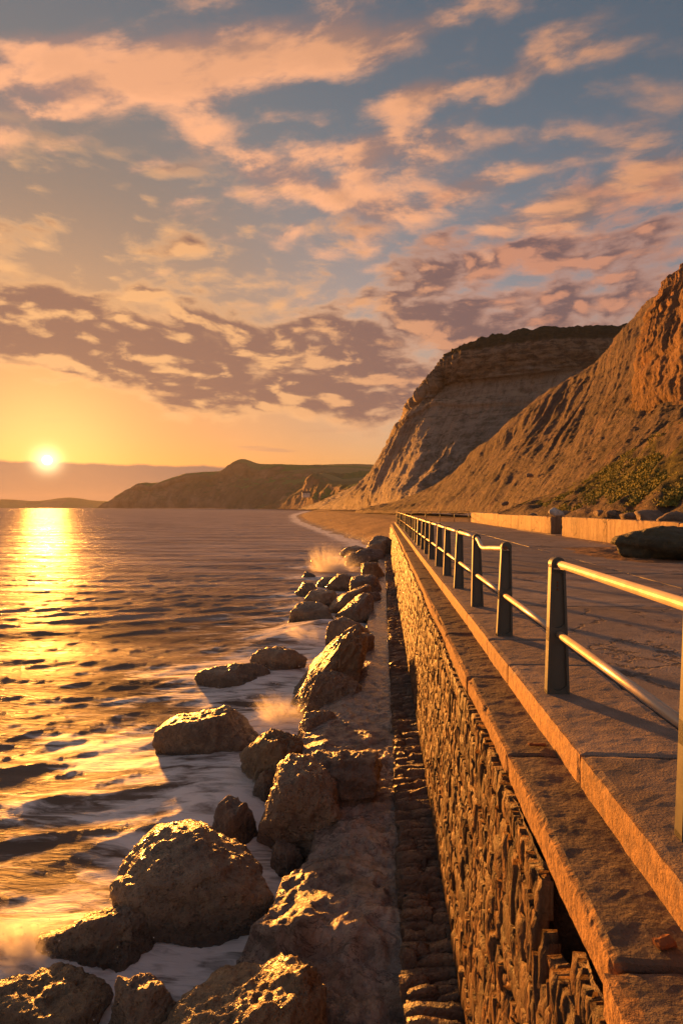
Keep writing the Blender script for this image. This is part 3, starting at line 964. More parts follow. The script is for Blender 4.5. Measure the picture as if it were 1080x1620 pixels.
def build_beach():
    # shoreline (water's edge) to the toe of the cliff
    shore = [(7, -6), (7, 20), (4, 45), (-0.5, 62), (-2.9, 77), (-6.5, 92), (-11, 112), (-16.5, 138), (-29, 200), (-52, 345), (-75, 560), (-115, 900), (-200, 1500)]
    back = [(16, -6), (16, 20), (17, 45), (18, 62), (20, 77), (22, 92), (22, 112), (20, 138), (15, 200), (5, 345), (-5, 560), (-40, 900), (-110, 1500)]
    sh = catmull(np.array(shore, float), 260)
    bk = catmull(np.array(back, float), 260)
    t = np.linspace(-0.35, 1, 60)
    P = sh[:, None, :] * (1 - t)[None, :, None] + bk[:, None, :] * t[None, :, None]
    z = np.interp(t, [-0.35, 0, 0.10, 0.35, 1], [-1.6, 0.0, 0.9, 2.3, 2.7])[None, :] * np.ones((260, 1))
    V = np.concatenate([P, z[..., None]], -1)
    V[..., 2] += 0.22 * fbm(V * np.array([.25, .12, 0]), 4, 81)
    # cusps at the water's edge
    V[..., 2] += 0.12 * np.sin(V[..., 1] * 0.45 + 2 * perlin(V * np.array([.05, .05, 0]), 4)) * np.exp(-((t[None, :] - 0.05) / 0.1) ** 2)
    me = pydata('beach', V.reshape(-1, 3), gridfaces(260, 60), smooth=True)
    tag(link('beach', me, M['beach']), kind='structure')


build_beach()

# ------------------------------------------------------------------ boulders along the water
ROCKS = []


def boulder_mesh(seed, dims, sub=5, flat=0.0, rough=1.0, facets=13, strat=0.0, hard=26.0, slope=0.0, boxy=0.0):
    r = np.random.default_rng(seed)
    v, f = ico(sub)
    n = r.normal(size=(facets, 3))
    n /= np.linalg.norm(n, axis=1)[:, None]
    d = r.uniform(0.55, 1.0, facets)
    wv = np.stack([fbm(v * 1.1 + seed, 3, seed + 11), fbm(v * 1.1 + 9 + seed, 3, seed + 12), fbm(v * 1.1 + 23 + seed, 3, seed + 13)], -1)
    vw = v + 0.30 * wv
    vw /= np.linalg.norm(vw, axis=1)[:, None]
    n = np.vstack([n, [[0, 0, 1], [0, 0, -1]]])
    d = np.append(d, [0.9 - 0.25 * flat, 0.9])
    if boxy:
        b = np.array([[1, 0, .1], [-1, 0.1, .15], [0.1, 1, 0], [0, -1, .12]]) + r.normal(0, .12, (4, 3))
        n = np.vstack([n, b / np.linalg.norm(b, axis=1)[:, None]])
        d = np.append(d, np.full(4, 0.95 - 0.4 * boxy))
    dot = vw @ n.T
    q = np.where(dot > 0.05, d[None, :] / np.maximum(dot, 0.05), 9.0)
    k = hard
    rad = -np.log(np.exp(-k * q).sum(1) + math.exp(-k * 1.18)) / k
    rad = rad / np.percentile(rad, 90)
    P = v * rad[:, None] * np.asarray(dims)[None, :] * 0.5
    sc = float(np.mean(dims))
    nrm = P / (np.linalg.norm(P, axis=1)[:, None] + 1e-9)
    off = seed * 3.7
    P0 = P.copy()
    P = P + nrm * (rough * sc * 0.055 * fbm(P0 / sc * 2.2 + off, 5, seed, 0.55))[:, None]
    P = P + nrm * (rough * sc * 0.050 * (fbm(P0 / sc * 5.5 + off, 4, seed + 2, 0.6, ridge=True) - 0.3))[:, None]
    P = P + nrm * (rough * min(0.035, 0.03 * sc) * fbm(P0 * 11.0 + off, 3, seed + 4, 0.6))[:, None]
    if strat:
        P = P + nrm * (strat * np.tanh(5 * perlin(np.stack([P0[:, 0] * 0.5, P0[:, 1] * 0.5, P0[:, 2] * 9 / sc], -1), seed)))[:, None]
    if slope:
        t = np.clip((P[:, 0] - P[:, 0].min()) / np.ptp(P[:, 0]), 0, 1)
        zb_ = P[:, 2].min()
        P[:, 2] = zb_ + (P[:, 2] - zb_) * (1 - slope * (1 - t))
    lo, hi = P.min(0), P.max(0)
    P = (P - (lo + hi) / 2) / (hi - lo) * np.asarray(dims)
    return pydata('boulder', P, f, smooth=True)


def boulder(x0, y0, x1, y1, label, seed, zb=0.0, mat='rock', deep=0.9, flat=0.3, sub=5, rough=1.0, sink=0.45, group=None,
            name='boulder', rotz=0.0, tilt=(0, 0), cat='boulder', strat=0.0, hard=26.0, push=0.0, slope=0.0, boxy=0.0):
    d0 = F * (CZ - zb) / (y1 - HZ)
    w = (x1 - x0) / F * d0
    dep = w * deep
    dc = d0 + dep * 0.42 + push
    y0 += 0.06 * (y1 - y0)
    w = (x1 - x0) / F * (d0 + dep * 0.25 + push)
    top = CZ - (y0 - HZ) / F * (dc + dep * 0.1)
    bot = zb - sink
    c = atd((x0 + x1) / 2, 0, dc)
    me = boulder_mesh(seed, (w * 1.04, dep, max(0.1, (top - bot)) * 1.06), sub, flat, rough, strat=strat, hard=hard, slope=slope, boxy=boxy)
    o = link(name, me, M[mat])
    o.location = (c[0], c[1], (top + bot) / 2)
    o.rotation_euler = (tilt[0], tilt[1], PSI + rotz)
    tag(o, label, cat, group or 'boulders along the foot of the sea wall')
    ROCKS.append((c[0], c[1], w / 2, dep / 2))
    return o


BL = [
    # x0, y0, x1, y1, label, seed, options
    (182, 1308, 438, 1492, 'large rounded dark brown boulder standing highest beside the channel of white water', 3, dict(deep=0.75, flat=0.4, rough=0.9, sub=6, hard=20.0, boxy=0.35)),
    (62, 1412, 255, 1540, 'brown angular boulder with a pointed top, left of the largest boulder', 18, dict(sub=6, deep=0.8, flat=0.0, hard=24.0)),
    (-30, 1545, 172, 1660, 'flat tan boulder in the lower left corner below the misty wave', 5, dict(deep=0.7, flat=0.6, mat='rock_gold', sub=6)),
    (165, 1525, 300, 1660, 'low wet brown boulder between two gold rocks at the bottom edge', 6, dict(sub=6, deep=0.8, flat=0.5, push=-.1)),
    (235, 1512, 527, 1760, 'broad ridged boulder glowing gold at the bottom edge', 7, dict(deep=0.62, flat=0.5, mat='rock_gold', sub=6, rough=1.2, slope=0.35)),
    (408, 1195, 560, 1378, 'upright brown block with a sheer dark face leaning on the path', 8, dict(deep=0.9, flat=0.9, sub=6, hard=26.0, boxy=0.6, rotz=0.2)),
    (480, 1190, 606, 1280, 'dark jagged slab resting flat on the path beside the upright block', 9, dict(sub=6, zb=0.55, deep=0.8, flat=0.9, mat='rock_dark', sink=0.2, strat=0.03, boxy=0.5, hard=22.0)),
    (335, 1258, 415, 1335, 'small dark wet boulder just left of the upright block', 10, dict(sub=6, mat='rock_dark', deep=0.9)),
    (378, 1145, 478, 1262, 'gold edged jagged boulder behind the upright block', 11, dict(sub=6, mat='rock_gold', deep=1.1, rough=1.3, slope=0.5)),
    (248, 1112, 415, 1205, 'triangular tan boulder alone in the surf', 12, dict(deep=0.7, flat=0.0, hard=26.0, sub=6, rough=0.7, slope=0.3)),
    (443, 985, 580, 1125, 'long craggy ridge of rock lit gold on its seaward side', 13, dict(mat='rock_gold', deep=1.3, rough=1.4, sub=6, rotz=-0.1, slope=0.75)),
    (470, 1055, 575, 1118, 'low craggy rock at the foot of the gold ridge on the path', 14, dict(sub=6, zb=0.4, mat='rock', deep=0.9, flat=0.5, rough=1.4)),
    (395, 1020, 486, 1066, 'low brown rock with water streaming round it, seaward of the gold ridge', 15, dict(deep=0.7, flat=0.4)),
    (310, 1047, 430, 1090, 'flat half drowned rock in swirling foam', 16, dict(deep=0.6, flat=0.8)),
    (515, 972, 588, 1020, 'pair topped brown rock at the landward end of the gold ridge', 17, dict(zb=0.3, deep=0.9)),
    (455, 950, 530, 990, 'block with a flat top and sunlit dripping seaward face', 30, dict(deep=0.75, flat=0.9, hard=24.0, boxy=0.7)),
    (530, 937, 590, 984, 'smooth sloping boulder nearest the path in the middle cluster', 19, dict(zb=0.2, deep=0.9, flat=0.0, slope=0.6)),
    (512, 922, 588, 972, 'large tilted boulder behind the smooth sloping one', 20, dict(deep=0.9, mat='rock', flat=0.1, slope=0.5)),
    (480, 932, 532, 962, 'small brown boulder wedged behind the flat topped block', 21, dict(deep=0.9)),
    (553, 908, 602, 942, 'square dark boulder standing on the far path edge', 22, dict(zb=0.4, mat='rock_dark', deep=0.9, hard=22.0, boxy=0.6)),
    (515, 906, 560, 936, 'rounded brown boulder below the plume of spray', 23, dict(deep=0.9)),
    (466, 920, 502, 944, 'outer low rock in the water left of the middle cluster', 24, dict(deep=0.8)),
    (476, 904, 500, 914, 'smallest outlying rock awash near the spray', 25, dict(deep=0.7, flat=0.5, sub=4)),
    (492, 880, 522, 898, 'pointed rock at the seaward side of the spray', 26, dict(deep=0.8, sub=4)),
    (570, 888, 612, 922, 'gold flecked jagged boulder against the far footing', 27, dict(zb=0.3, deep=0.9, mat='rock_gold', rough=1.3)),
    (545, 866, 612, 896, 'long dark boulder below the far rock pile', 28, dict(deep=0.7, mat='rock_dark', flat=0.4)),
    (580, 846, 626, 885, 'tall brown boulder against the far end of the wall', 29, dict(zb=0.3, deep=0.9, mat='rock')),
    (538, 862, 590, 884, 'low brown boulder at the seaward end of the far rock pile', 31, dict(deep=0.8, flat=0.3)),
    (500, 912, 530, 930, 'small rock just seaward of the rounded brown boulder', 32, dict(deep=0.8, sub=4)),
    (468, 1122, 545, 1185, 'low wet slab of rock between the spray burst and the path', 34, dict(zb=0.2, deep=0.9, flat=0.8, sub=6)),
    (392, 1215, 440, 1275, 'small brown rock tucked behind the upright block beside the jagged one', 35, dict(deep=0.9)),
    (540, 1000, 592, 1045, 'brown rock lying on the path edge behind the craggy rock', 36, dict(zb=0.35, deep=0.9, flat=0.4)),
    (425, 1330, 492, 1400, 'small dark rock at the head of the white water channel', 37, dict(mat='rock_dark', deep=0.8, sub=6)),
    (560, 935, 602, 962, 'dark rock sitting in the water pool at the path edge', 33, dict(zb=0.3, deep=0.8, mat='rock_dark', sub=4)),
]
for x0, y0, x1, y1, lab, sd, opt in BL:
    boulder(x0, y0, x1, y1, lab, sd, **opt)

# ------------------------------------------------------------------ path at the foot of the wall
EDGE = np.array([(2.5, -0.35), (4.0, -0.38), (4.55, -0.45), (4.95, -1.0), (5.25, -1.40), (5.9, -1.12), (6.8, -0.86), (7.8, -0.9), (9.0, -1.35), (9.9, -1.42),
                 (11.7, -1.22), (13.5, -0.62), (18.3, -0.58), (28, -0.42), (41, -0.35), (64, -0.35)])


def path_edge(Y):
    return np.interp(Y, EDGE[:, 0], EDGE[:, 1])


def build_path():
    ys = np.concatenate([np.linspace(-2, 3, 30), np.linspace(3.03, 16, 520), np.linspace(16.1, 62, 260)])
    t = np.concatenate([np.linspace(-0.30, 0.0, 26), np.linspace(0.012, 1, 96)])
    Yg, T = np.meshgrid(ys, t, indexing='ij')
    e = path_edge(Yg) + 0.22 * fbm(np.stack([Yg * 0.9, 0 * Yg, 0 * Yg], -1), 5, 91, 0.6)
    X = np.where(T >= 0, e + (0.60 - e) * T, e + T * 1.6)
    Q = np.stack([X, Yg, 0 * X], -1)
    z = Z_PATH + 0.04 * fbm(Q * 0.8, 3, 92) + 0.045 * fbm(Q * np.array([2.2, 2.2, 1]), 5, 93, 0.55)
    z += 0.024 * np.tanh(16 * fbm(Q * np.array([1.1, 1.7, 1]), 5, 98, 0.55)) * sstep(14, 8, Yg)
    z += 0.018 * np.tanh(12 * fbm(Q * np.array([3.1, 4.2, 1]), 4, 88, 0.55)) * sstep(16, 9, Yg)
    z += 0.02 * fbm(Q * 5.0, 4, 94, 0.65, ridge=True) * sstep(30, 8, Yg)
    # lower shelf nearest the camera
    lip = 5.25 + 0.35 * fbm(np.stack([X * 1.3, 0 * X, 0 * X], -1), 3, 96) - 0.10 * X
    z -= 0.17 * sstep(0.09, -0.09, Yg - lip) + 0.12 * sstep(0.1, -0.1, Yg - lip + 1.0)
    z -= 0.12 * sstep(0.25, 0.0, T) * sstep(30, 12, Yg)
    # broken seaward face
    side = np.clip(-T / 0.30, 0, 1)
    z = np.where(T < 0, z - side ** 0.75 * 1.5 + 0.10 * fbm(np.stack([X * 2, Yg * 2, side * 3], -1), 4, 97), z)
    X = np.where(T < 0, X + 0.14 * fbm(np.stack([Yg * 2.2, side * 3, 0 * X], -1), 4, 99), X)
    V = np.stack([X, Yg, z], -1)
    me = pydata('path', V.reshape(-1, 3), gridfaces(len(ys), len(t)), smooth=True)
    tag(link('path', me, M['path']), kind='structure')


build_path()


# ------------------------------------------------------------------ sea
def build_sea():
    # rows by distance, columns by bearing; dense where the shore is near
    r = np.concatenate([np.geomspace(2.2, 60, 470), np.geomspace(60.4, 400, 210)[0:], np.geomspace(410, 7400, 60)])
    a = np.concatenate([np.linspace(-100, -50, 26)[:-1], np.linspace(-50, 8, 400), np.linspace(8, 70, 40)[1:]])
    Rr, A = np.meshgrid(r, np.radians(a), indexing='ij')
    X = Rr * np.sin(A)
    Y = Rr * np.cos(A)
    Z = np.zeros_like(X)
    P = np.stack([X, Y], -1)
    wob = fbm(P * 0.02, 3, 101)
    cell = Rr * math.radians(58 / 400)
    # swells rolling in from the left
    for lam, amp, ang, ph in ((13, 0.06, 28, 0.3), (6.4, 0.07, 8, 1.7), (4.1, 0.075, 34, 4.0), (2.6, 0.062, 4, 2.2), (1.7, 0.046, 50, 0.9), (1.05, 0.030, 18, 3.0), (.66, 0.018, 38, 1.0), (.45, .011, -10, 2)):
        k = 2 * math.pi / lam
        d = X * math.sin(R(-ang)) + Y * math.cos(R(-ang))
        m = 0.5 + 1.1 * fbm(P * np.array([.5, 1.0]) / lam * 0.45 + ph, 3, 103 + int(lam))
        s = np.sin(k * d + ph + wob * 9 + 2.6 * fbm(P * np.array([.6, 1.0]) / lam * 0.5, 3, 107 + int(lam)))
        s = (1 - np.abs(s)) ** 1.3 * 1.6 - 0.6                 # sharper crests
        fade = sstep(1.3, 0.35, cell / lam * 2)
        Z += 0.42 * amp * s * np.clip(m, 0.05, 1.8) * fade
    Z += 0.025 * fbm(P * np.array([.55, 1.1]), 5, 111, 0.55) * sstep(120, 20, Rr)
    # churned water by the rocks
    near = np.full(X.shape, 9.0)
    for rx, ry, w, dp in ROCKS:
        q = np.sqrt(((X - rx) / w) ** 2 + ((Y - ry) / dp) ** 2)
        near = np.minimum(near, (q - 1) * (w + dp) / 2)
    edge = path_edge(Y) - X
    near = np.minimum(near, np.where((Y > 2) & (Y < 62), np.abs(edge), 9))
    near = np.maximum(near, 0)
    bz = fbm(P * 0.33, 3, 117)
    foam = np.exp(-near / 1.5) * (1.0 + 0.8 * bz)
    # surf zone reaching out from the rocks
    zone = sstep(6.5, 0.5, near) * sstep(34, 10, Y) * sstep(5, 8, Y)
    foam += 0.46 * zone * (0.25 + 2.0 * fbm(P * np.array([.35, .8]), 4, 119))
    # breakers on the beach
    shy = np.array([45, 62, 77, 92, 112, 138, 200, 345, 560, 900])
    shx = np.array([4, -0.5, -2.9, -6.5, -11, -16.5, -29, -52, -75, -115])
    off = (np.interp(Y, shy, shx) - X)
    br = np.exp(-((off - 1.0 - 1.2 * wob) / (1.2 + Y * 0.012)) ** 2) * sstep(55, 64, Y) * sstep(900, 600, Y)
    foam = np.maximum(foam, br * (0.9 + 0.5 * bz))
    foam += 0.22 * sstep(0.25, 0.6, fbm(P * np.array([.1, .25]), 4, 121)) * sstep(90, 25, Y)
    # plumes of broken water: the misty wave and the wash round the surf rocks
    for px, py, rad, hgt, fo in ((55, 1510, 0.55, 0.10, 0.9), (120, 1500, 0.40, 0.08, 0.7), (300, 1235, 1.0, 0.10, 0.7), (380, 1225, 0.8, 0.16, 0.8),
                                 (450, 1150, 0.8, 0.22, 0.9), (480, 1010, 1.8, 0.22, 0.9), (430, 1075, 1.2, 0.16, 0.8), (520, 1000, 1.2, 0.25, 0.8),
                                 (455, 1400, 0.5, 0.05, 0.9), (380, 1470, 0.45, 0.05, 0.9), (330, 1500, 0.3, 0.0, .8), (230, 1540, 0.3, 0.0, 0.9), (340, 1290, .5, .1, .7)):
        c = atz(px, py, 0)
        q = np.exp(-(((X - c[0]) / (rad * 1.5)) ** 2 + ((Y - c[1]) / rad) ** 2))
        Z += hgt * q * (1 + 0.5 * bz)
        foam = np.maximum(foam, fo * q)
    Z -= 0.10 * sstep(0.0, -3.0, -near) * 0
    me = pydata('sea', np.stack([X, Y, Z], -1).reshape(-1, 3), gridfaces(len(r), len(a)), smooth=True)
    attr(me, 'foam', np.clip(foam, 0, 0.80).ravel())
    tag(link('sea', me, M['sea']), kind='structure')


build_sea()


# ------------------------------------------------------------------ sea wall
def boxmesh(name, x0, x1, y0, y1, z0, z1, seed=0, n=(1, 1, 1), amp=0.0, freq=6.0, chip=0.0, bevel=0.0):
    """box with subdivided faces, worn by noise"""
    bm = bmesh.new()
    nx, ny, nz = n
    vs = {}

    def vert(i, j, k):
        if (i, j, k) not in vs:
            vs[(i, j, k)] = bm.verts.new((x0 + (x1 - x0) * i / nx, y0 + (y1 - y0) * j / ny, z0 + (z1 - z0) * k / nz))
        return vs[(i, j, k)]
    for j in range(ny):
        for k in range(nz):
            bm.faces.new([vert(0, j, k), vert(0, j, k + 1), vert(0, j + 1, k + 1), vert(0, j + 1, k)])
            bm.faces.new([vert(nx, j, k), vert(nx, j + 1, k), vert(nx, j + 1, k + 1), vert(nx, j, k + 1)])
    for i in range(nx):
        for k in range(nz):
            bm.faces.new([vert(i, 0, k), vert(i + 1, 0, k), vert(i + 1, 0, k + 1), vert(i, 0, k + 1)])
            bm.faces.new([vert(i, ny, k), vert(i, ny, k + 1), vert(i + 1, ny, k + 1), vert(i + 1, ny, k)])
    for i in range(nx):
        for j in range(ny):
            bm.faces.new([vert(i, j, 0), vert(i, j + 1, 0), vert(i + 1, j + 1, 0), vert(i + 1, j, 0)])
            bm.faces.new([vert(i, j, nz), vert(i + 1, j, nz), vert(i + 1, j + 1, nz), vert(i, j + 1, nz)])
    keys = list(vs)
    P = np.array([vs[k].co[:] for k in keys])
    K = np.array(keys)
    if amp:
        D = np.stack([fbm(P * freq + 3.1, 4, seed, .6), fbm(P * freq + 7.7, 4, seed + 1, .6), fbm(P * freq + 13.3, 4, seed + 2, .6)], -1)
        P = P + amp * D
    if bevel or chip:
        cx, cyy, cz = (x0 + x1) / 2, (y0 + y1) / 2, (z0 + z1) / 2
        e = ((K[:, 0] == 0) | (K[:, 0] == nx)).astype(int) + ((K[:, 1] == 0) | (K[:, 1] == ny)) + ((K[:, 2] == 0) | (K[:, 2] == nz))
        c = np.clip(fbm(P * 3.0 + 5, 4, seed + 7, .6) - 0.05, 0, 1) * chip + bevel
        pull = np.where(e >= 2, c, 0)[:, None]
        dirn = np.sign(np.array([cx, cyy, cz])[None, :] - P)
        P = P + dirn * pull
    for k, p in zip(keys, P):
        vs[k].co = p
    me = bpy.data.meshes.new(name)
    bm.to_mesh(me)
    bm.free()
    return me


def unit_stone(seed, n=4):
    """rough stone: x in [0,1] outward, y,z in [-.5,.5]"""
    r = np.random.default_rng(seed)
    u = np.linspace(-0.5, 0.5, n + 1)
    Yg, Zg = np.meshgrid(u, u, indexing='ij')
    e = np.maximum(np.abs(Yg), np.abs(Zg)) * 2
    X = 1.0 - 0.20 * e ** 10 + r.normal(0, .15) * Yg + r.normal(0, .15) * Zg + 0.08 * r.normal(size=X_shape(n))
    jit = 0.30 / n
    Yg = Yg + r.uniform(-jit, jit, Yg.shape)
    Zg = Zg + r.uniform(-jit, jit, Zg.shape)
    V = np.stack([X, Yg, Zg], -1)
    ring_idx = [(i, 0) for i in range(n)] + [(n, j) for j in range(n)] + [(i, n) for i in range(n, 0, -1)] + [(0, j) for j in range(n, 0, -1)]
    front = V.reshape(-1, 3)
    ring = np.array([V[i, j] for i, j in ring_idx])
    back = ring.copy()
    back[:, 0] = -0.4
    verts = np.vstack([front, back])
    f = list(gridfaces(n + 1, n + 1)[:, ::-1])
    base = len(front)
    L = len(ring_idx)
    for k in range(L):
        i, j = ring_idx[k]
        i2, j2 = ring_idx[(k + 1) % L]
        f.append([i * (n + 1) + j, i2 * (n + 1) + j2, base + (k + 1) % L, base + k])
    return verts, np.array(f)


def X_shape(n):
    return (n + 1, n + 1)


wall = empty('sea_wall', (X_WTOP, 5.0, 0.0))
tag(wall, 'long rubble stone sea wall with concrete coping running away beside the path', 'sea wall')
WOFF = Vector((-X_WTOP, -5.0, 0.0))


def wall_part(name, me, mat, kind=None, loc=None):
    o = link(name, me, mat, wall)
    o.location = WOFF + Vector(loc or (0, 0, 0))
    if kind:
        o['kind'] = kind
    return o


def wall_x(z):
    return X_WBOT + (X_WTOP - X_WBOT) * (z - Z_FOOT) / (Z_FAS - Z_FOOT)


def in_hole(y, z):
    return 2.42 < y < 2.94 and z > 2.30 + (2.94 - y) * 0.65


def build_wall():
    # core of mortar just behind the stone faces, dished out at the hole
    ys = np.concatenate([np.linspace(Y0, 12, 260), np.linspace(12.2, Y1, 120)])
    zs = np.linspace(-0.9, Z_FAS + 0.03, 70)
    Yg, Zg = np.meshgrid(ys, zs, indexing='ij')
    X = wall_x(Zg) + 0.032
    Q = np.stack([0 * Yg, Yg, Zg], -1)
    X += 0.045 * fbm(Q * 5, 4, 131)
    hole = np.zeros_like(X)
    hole = sstep(2.38, 2.46, Yg) * sstep(3.0, 2.92, Yg) * sstep(-0.08, 0.06, Zg - 2.30 - (2.94 - Yg) * 0.65)
    X += 0.30 * hole + 0.1 * hole * fbm(Q * 6, 4, 133)
    V = np.stack([X, Yg, Zg], -1)
    me = pydata('core', V.reshape(-1, 3), gridfaces(len(ys), len(zs))[:, ::-1], smooth=False)
    wall_part('core', me, M['mortar'])
    endm = boxmesh('end_face', 0.72, 2.2, Y1 + 0.003, Y1 + 0.25, -0.9, Z_FAS + 0.02, 5, (4, 1, 6), 0.03)
    wall_part('end_face', endm, M['mortar'])

    protos = [unit_stone(200 + k) for k in range(18)]
    pm = [pydata('stone', v, f) for v, f in protos]
    for me in pm:
        me.materials.append(M['stone'])
    cells = []
    # irregular coursed rubble laid with a slight dip
    z = Z_FOOT - 0.06
    row = 0
    while z < Z_FAS - 0.03:
        h = random.uniform(0.13, 0.36)
        h = min(h, Z_FAS + 0.01 - z)
        y = Y0 + random.uniform(0, .3)
        while y < Y1 - 0.2:
            l = (random.uniform(0.028, 0.08) if random.random() < 0.9 else random.uniform(0.1, 0.18)) * (1.0 if y < 12 else 2.4)
            if h > 0.24 and random.random() < 0.45:
                hh = h * random.uniform(.35, .65)
                cells.append((y, l, z, hh))
                cells.append((y, l, z + hh, h - hh))
            else:
                cells.append((y, l, z, h))
            y += l
        z += h
        row += 1
    items = []
    for (y, l, z, h) in cells:
        cyy = y + l / 2
        cz = z + h / 2 + 0.03 * math.sin(cyy * 1.7)
        if in_hole(cyy, cz):
            continue
        k = random.randrange(18)
        out = random.uniform(-0.004, 0.010) if random.random() < 0.93 else random.uniform(0.010, 0.028)
        tw = (random.gauss(0, .09), random.gauss(0, .05), random.gauss(0.06, .10))
        vis = (F * (CZ - cz) / max(cyy, .1)) < 830 and cyy > 0.5
        items.append((cyy, cz, l, h, k, out, tw, vis))
    items.sort(key=lambda q: (not q[7], q[0]))
    rest_v, rest_f, nb = [], [], 0
    from mathutils import Euler, Matrix
    for n, (y, z, l, h, k, out, tw, vis) in enumerate(items):
        px = wall_x(z) + 0.045
        sc = (-out - 0.045, l * 1.16, h * 1.10)
        if vis and n < 300:
            o = bpy.data.objects.new('stone', pm[k])
            COL.objects.link(o)
            o.parent = wall
            o.location = WOFF + Vector((px, y, z))
            o.scale = sc
            o.rotation_euler = tw
        else:
            v = protos[k][0] * np.array(sc)
            v = v @ np.array(Euler(tw).to_matrix()).T + np.array([px, y, z])
            rest_v.append(v)
            rest_f.append(protos[k][1] + nb)
            nb += len(v)
    me = pydata('rubble', np.vstack(rest_v), np.vstack(rest_f))
    wall_part('rubble', me, M['stone'], 'stuff')

    # sloping toe of thin slates set on edge
    foot = wall_part('footing', boxmesh('footing', X_FOOT + 0.10, 0.72, Y0, Y1, -0.6, Z_FOOT - 0.17, 9, (4, 160, 3), 0.02), M['slate'])
    y = 2.6
    n = 0
    rest_v, rest_f, nb = [], [], 0
    sp = [unit_stone(300 + k, 4) for k in range(14)]
    sm = []
    for v, f in sp:
        v = v[:, [1, 2, 0]] * np.array([1, 1, 1.0])      # stand it up: x across, y along, z up
        me = pydata('stone', v, f)
        me.materials.append(M['slate'])
        sm.append((v, f, me))
    while y < Y1 - 0.1:
        th = random.uniform(0.05, 0.13)
        parts = [(X_FOOT, 0.66)] if random.random() < 0.35 else None
        if parts is None:
            c = random.uniform(0.30, 0.50)
            parts = [(X_FOOT + random.uniform(-.04, .03), c), (c + 0.006, 0.66)]
        for (xa, xb) in parts:
            k = random.randrange(14)
            v, f, me = sm[k]
            cx = (xa + xb) / 2
            slope = (cx - X_FOOT) / 0.45
            hz = 0.11 + random.uniform(-0.05, 0.05)
            base = Z_FOOT - 0.185 + 0.02 * slope
            loc = (cx, y + th / 2, base)
            sc = ((xb - xa) * 1.03, th * 0.98, hz)
            rot = (random.gauss(-0.25, .22), random.gauss(-0.10, .08), random.gauss(0, .12))
            if n < 300:
                o = bpy.data.objects.new('stone', me)
                COL.objects.link(o)
                o.parent = foot
                o.location = loc
                o.scale = sc
                o.rotation_euler = rot
                n += 1
            else:
                q = v * np.array(sc)
                q = q @ np.array(Euler(rot).to_matrix()).T + np.array(loc)
                rest_v.append(q)
                rest_f.append(f + nb)
                nb += len(q)
        y += th
    if rest_v:
        me = pydata('rubble', np.vstack(rest_v), np.vstack(rest_f))
        o = link('rubble', me, M['slate'], foot)
        o['kind'] = 'stuff'

    # coping slabs
    y = -1.6
    cuts = [-1.6, 0.35, 2.17, 3.95, 5.75, 7.7]
    while cuts[-1] < Y1:
        cuts.append(cuts[-1] + random.uniform(1.8, 2.3))
    for i in range(len(cuts) - 1):
        a, b = cuts[i] + 0.008, min(cuts[i + 1], Y1 + .2) - 0.008
        dx = random.uniform(-0.012, 0.012)
        dz = random.uniform(-0.010, 0.010)
        if i <= 1:
            dx, dz = -0.036, -0.012
        fine = b < 12
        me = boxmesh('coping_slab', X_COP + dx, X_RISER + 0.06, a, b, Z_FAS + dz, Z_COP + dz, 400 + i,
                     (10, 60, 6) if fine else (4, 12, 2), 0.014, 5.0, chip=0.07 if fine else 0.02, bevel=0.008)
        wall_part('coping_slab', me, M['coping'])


build_wall()

# ------------------------------------------------------------------ promenade
prom = boxmesh('promenade', X_RISER + 0.07, 15.0, Y0 - 4, Y1, Z_FAS - 0.8, Z_PROM - 0.09, 3, (1, 1, 1))
prom = tag(link('promenade', prom, M['slab']), kind='structure')
y = -3.0
ecuts = [-3.0, 0.55, 3.55, 5.55, 6.6, 8.2]
while ecuts[-1] < Y1:
    ecuts.append(ecuts[-1] + random.uniform(2.0, 4.0))
ecuts[-1] = Y1
for i in range(len(ecuts) - 1):
    a, b = ecuts[i] + 0.003, ecuts[i + 1] - 0.003
    fine = a < 12
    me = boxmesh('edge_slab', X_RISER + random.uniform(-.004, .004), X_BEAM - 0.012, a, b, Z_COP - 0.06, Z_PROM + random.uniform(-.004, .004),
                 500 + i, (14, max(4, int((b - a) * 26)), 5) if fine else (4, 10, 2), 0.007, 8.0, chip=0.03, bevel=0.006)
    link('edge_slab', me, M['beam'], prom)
xc = [X_BEAM + 0.012, 5.6, 9.25, 14.9]
yc = [-5.0, -1.0, 3.4, 9.05, 13.5, 18.0, 22.5, 27, 31.5, 36, 40.5, 45, 49.5, 54, 58, Y1]
for i in range(3):
    for j in range(len(yc) - 1):
        me = boxmesh('paving_slab', xc[i] + .012, xc[i + 1] - .012, yc[j] + .014, yc[j + 1] - .014, Z_PROM - 0.30,
                     Z_PROM - 0.015 + random.uniform(-.008, .006), 600 + i * 40 + j, (24, 30, 1) if j < 6 else (8, 8, 1), 0.012, 1.2,
                     chip=0.03, bevel=0.004)
        link('paving_slab', me, M['slab'], prom)


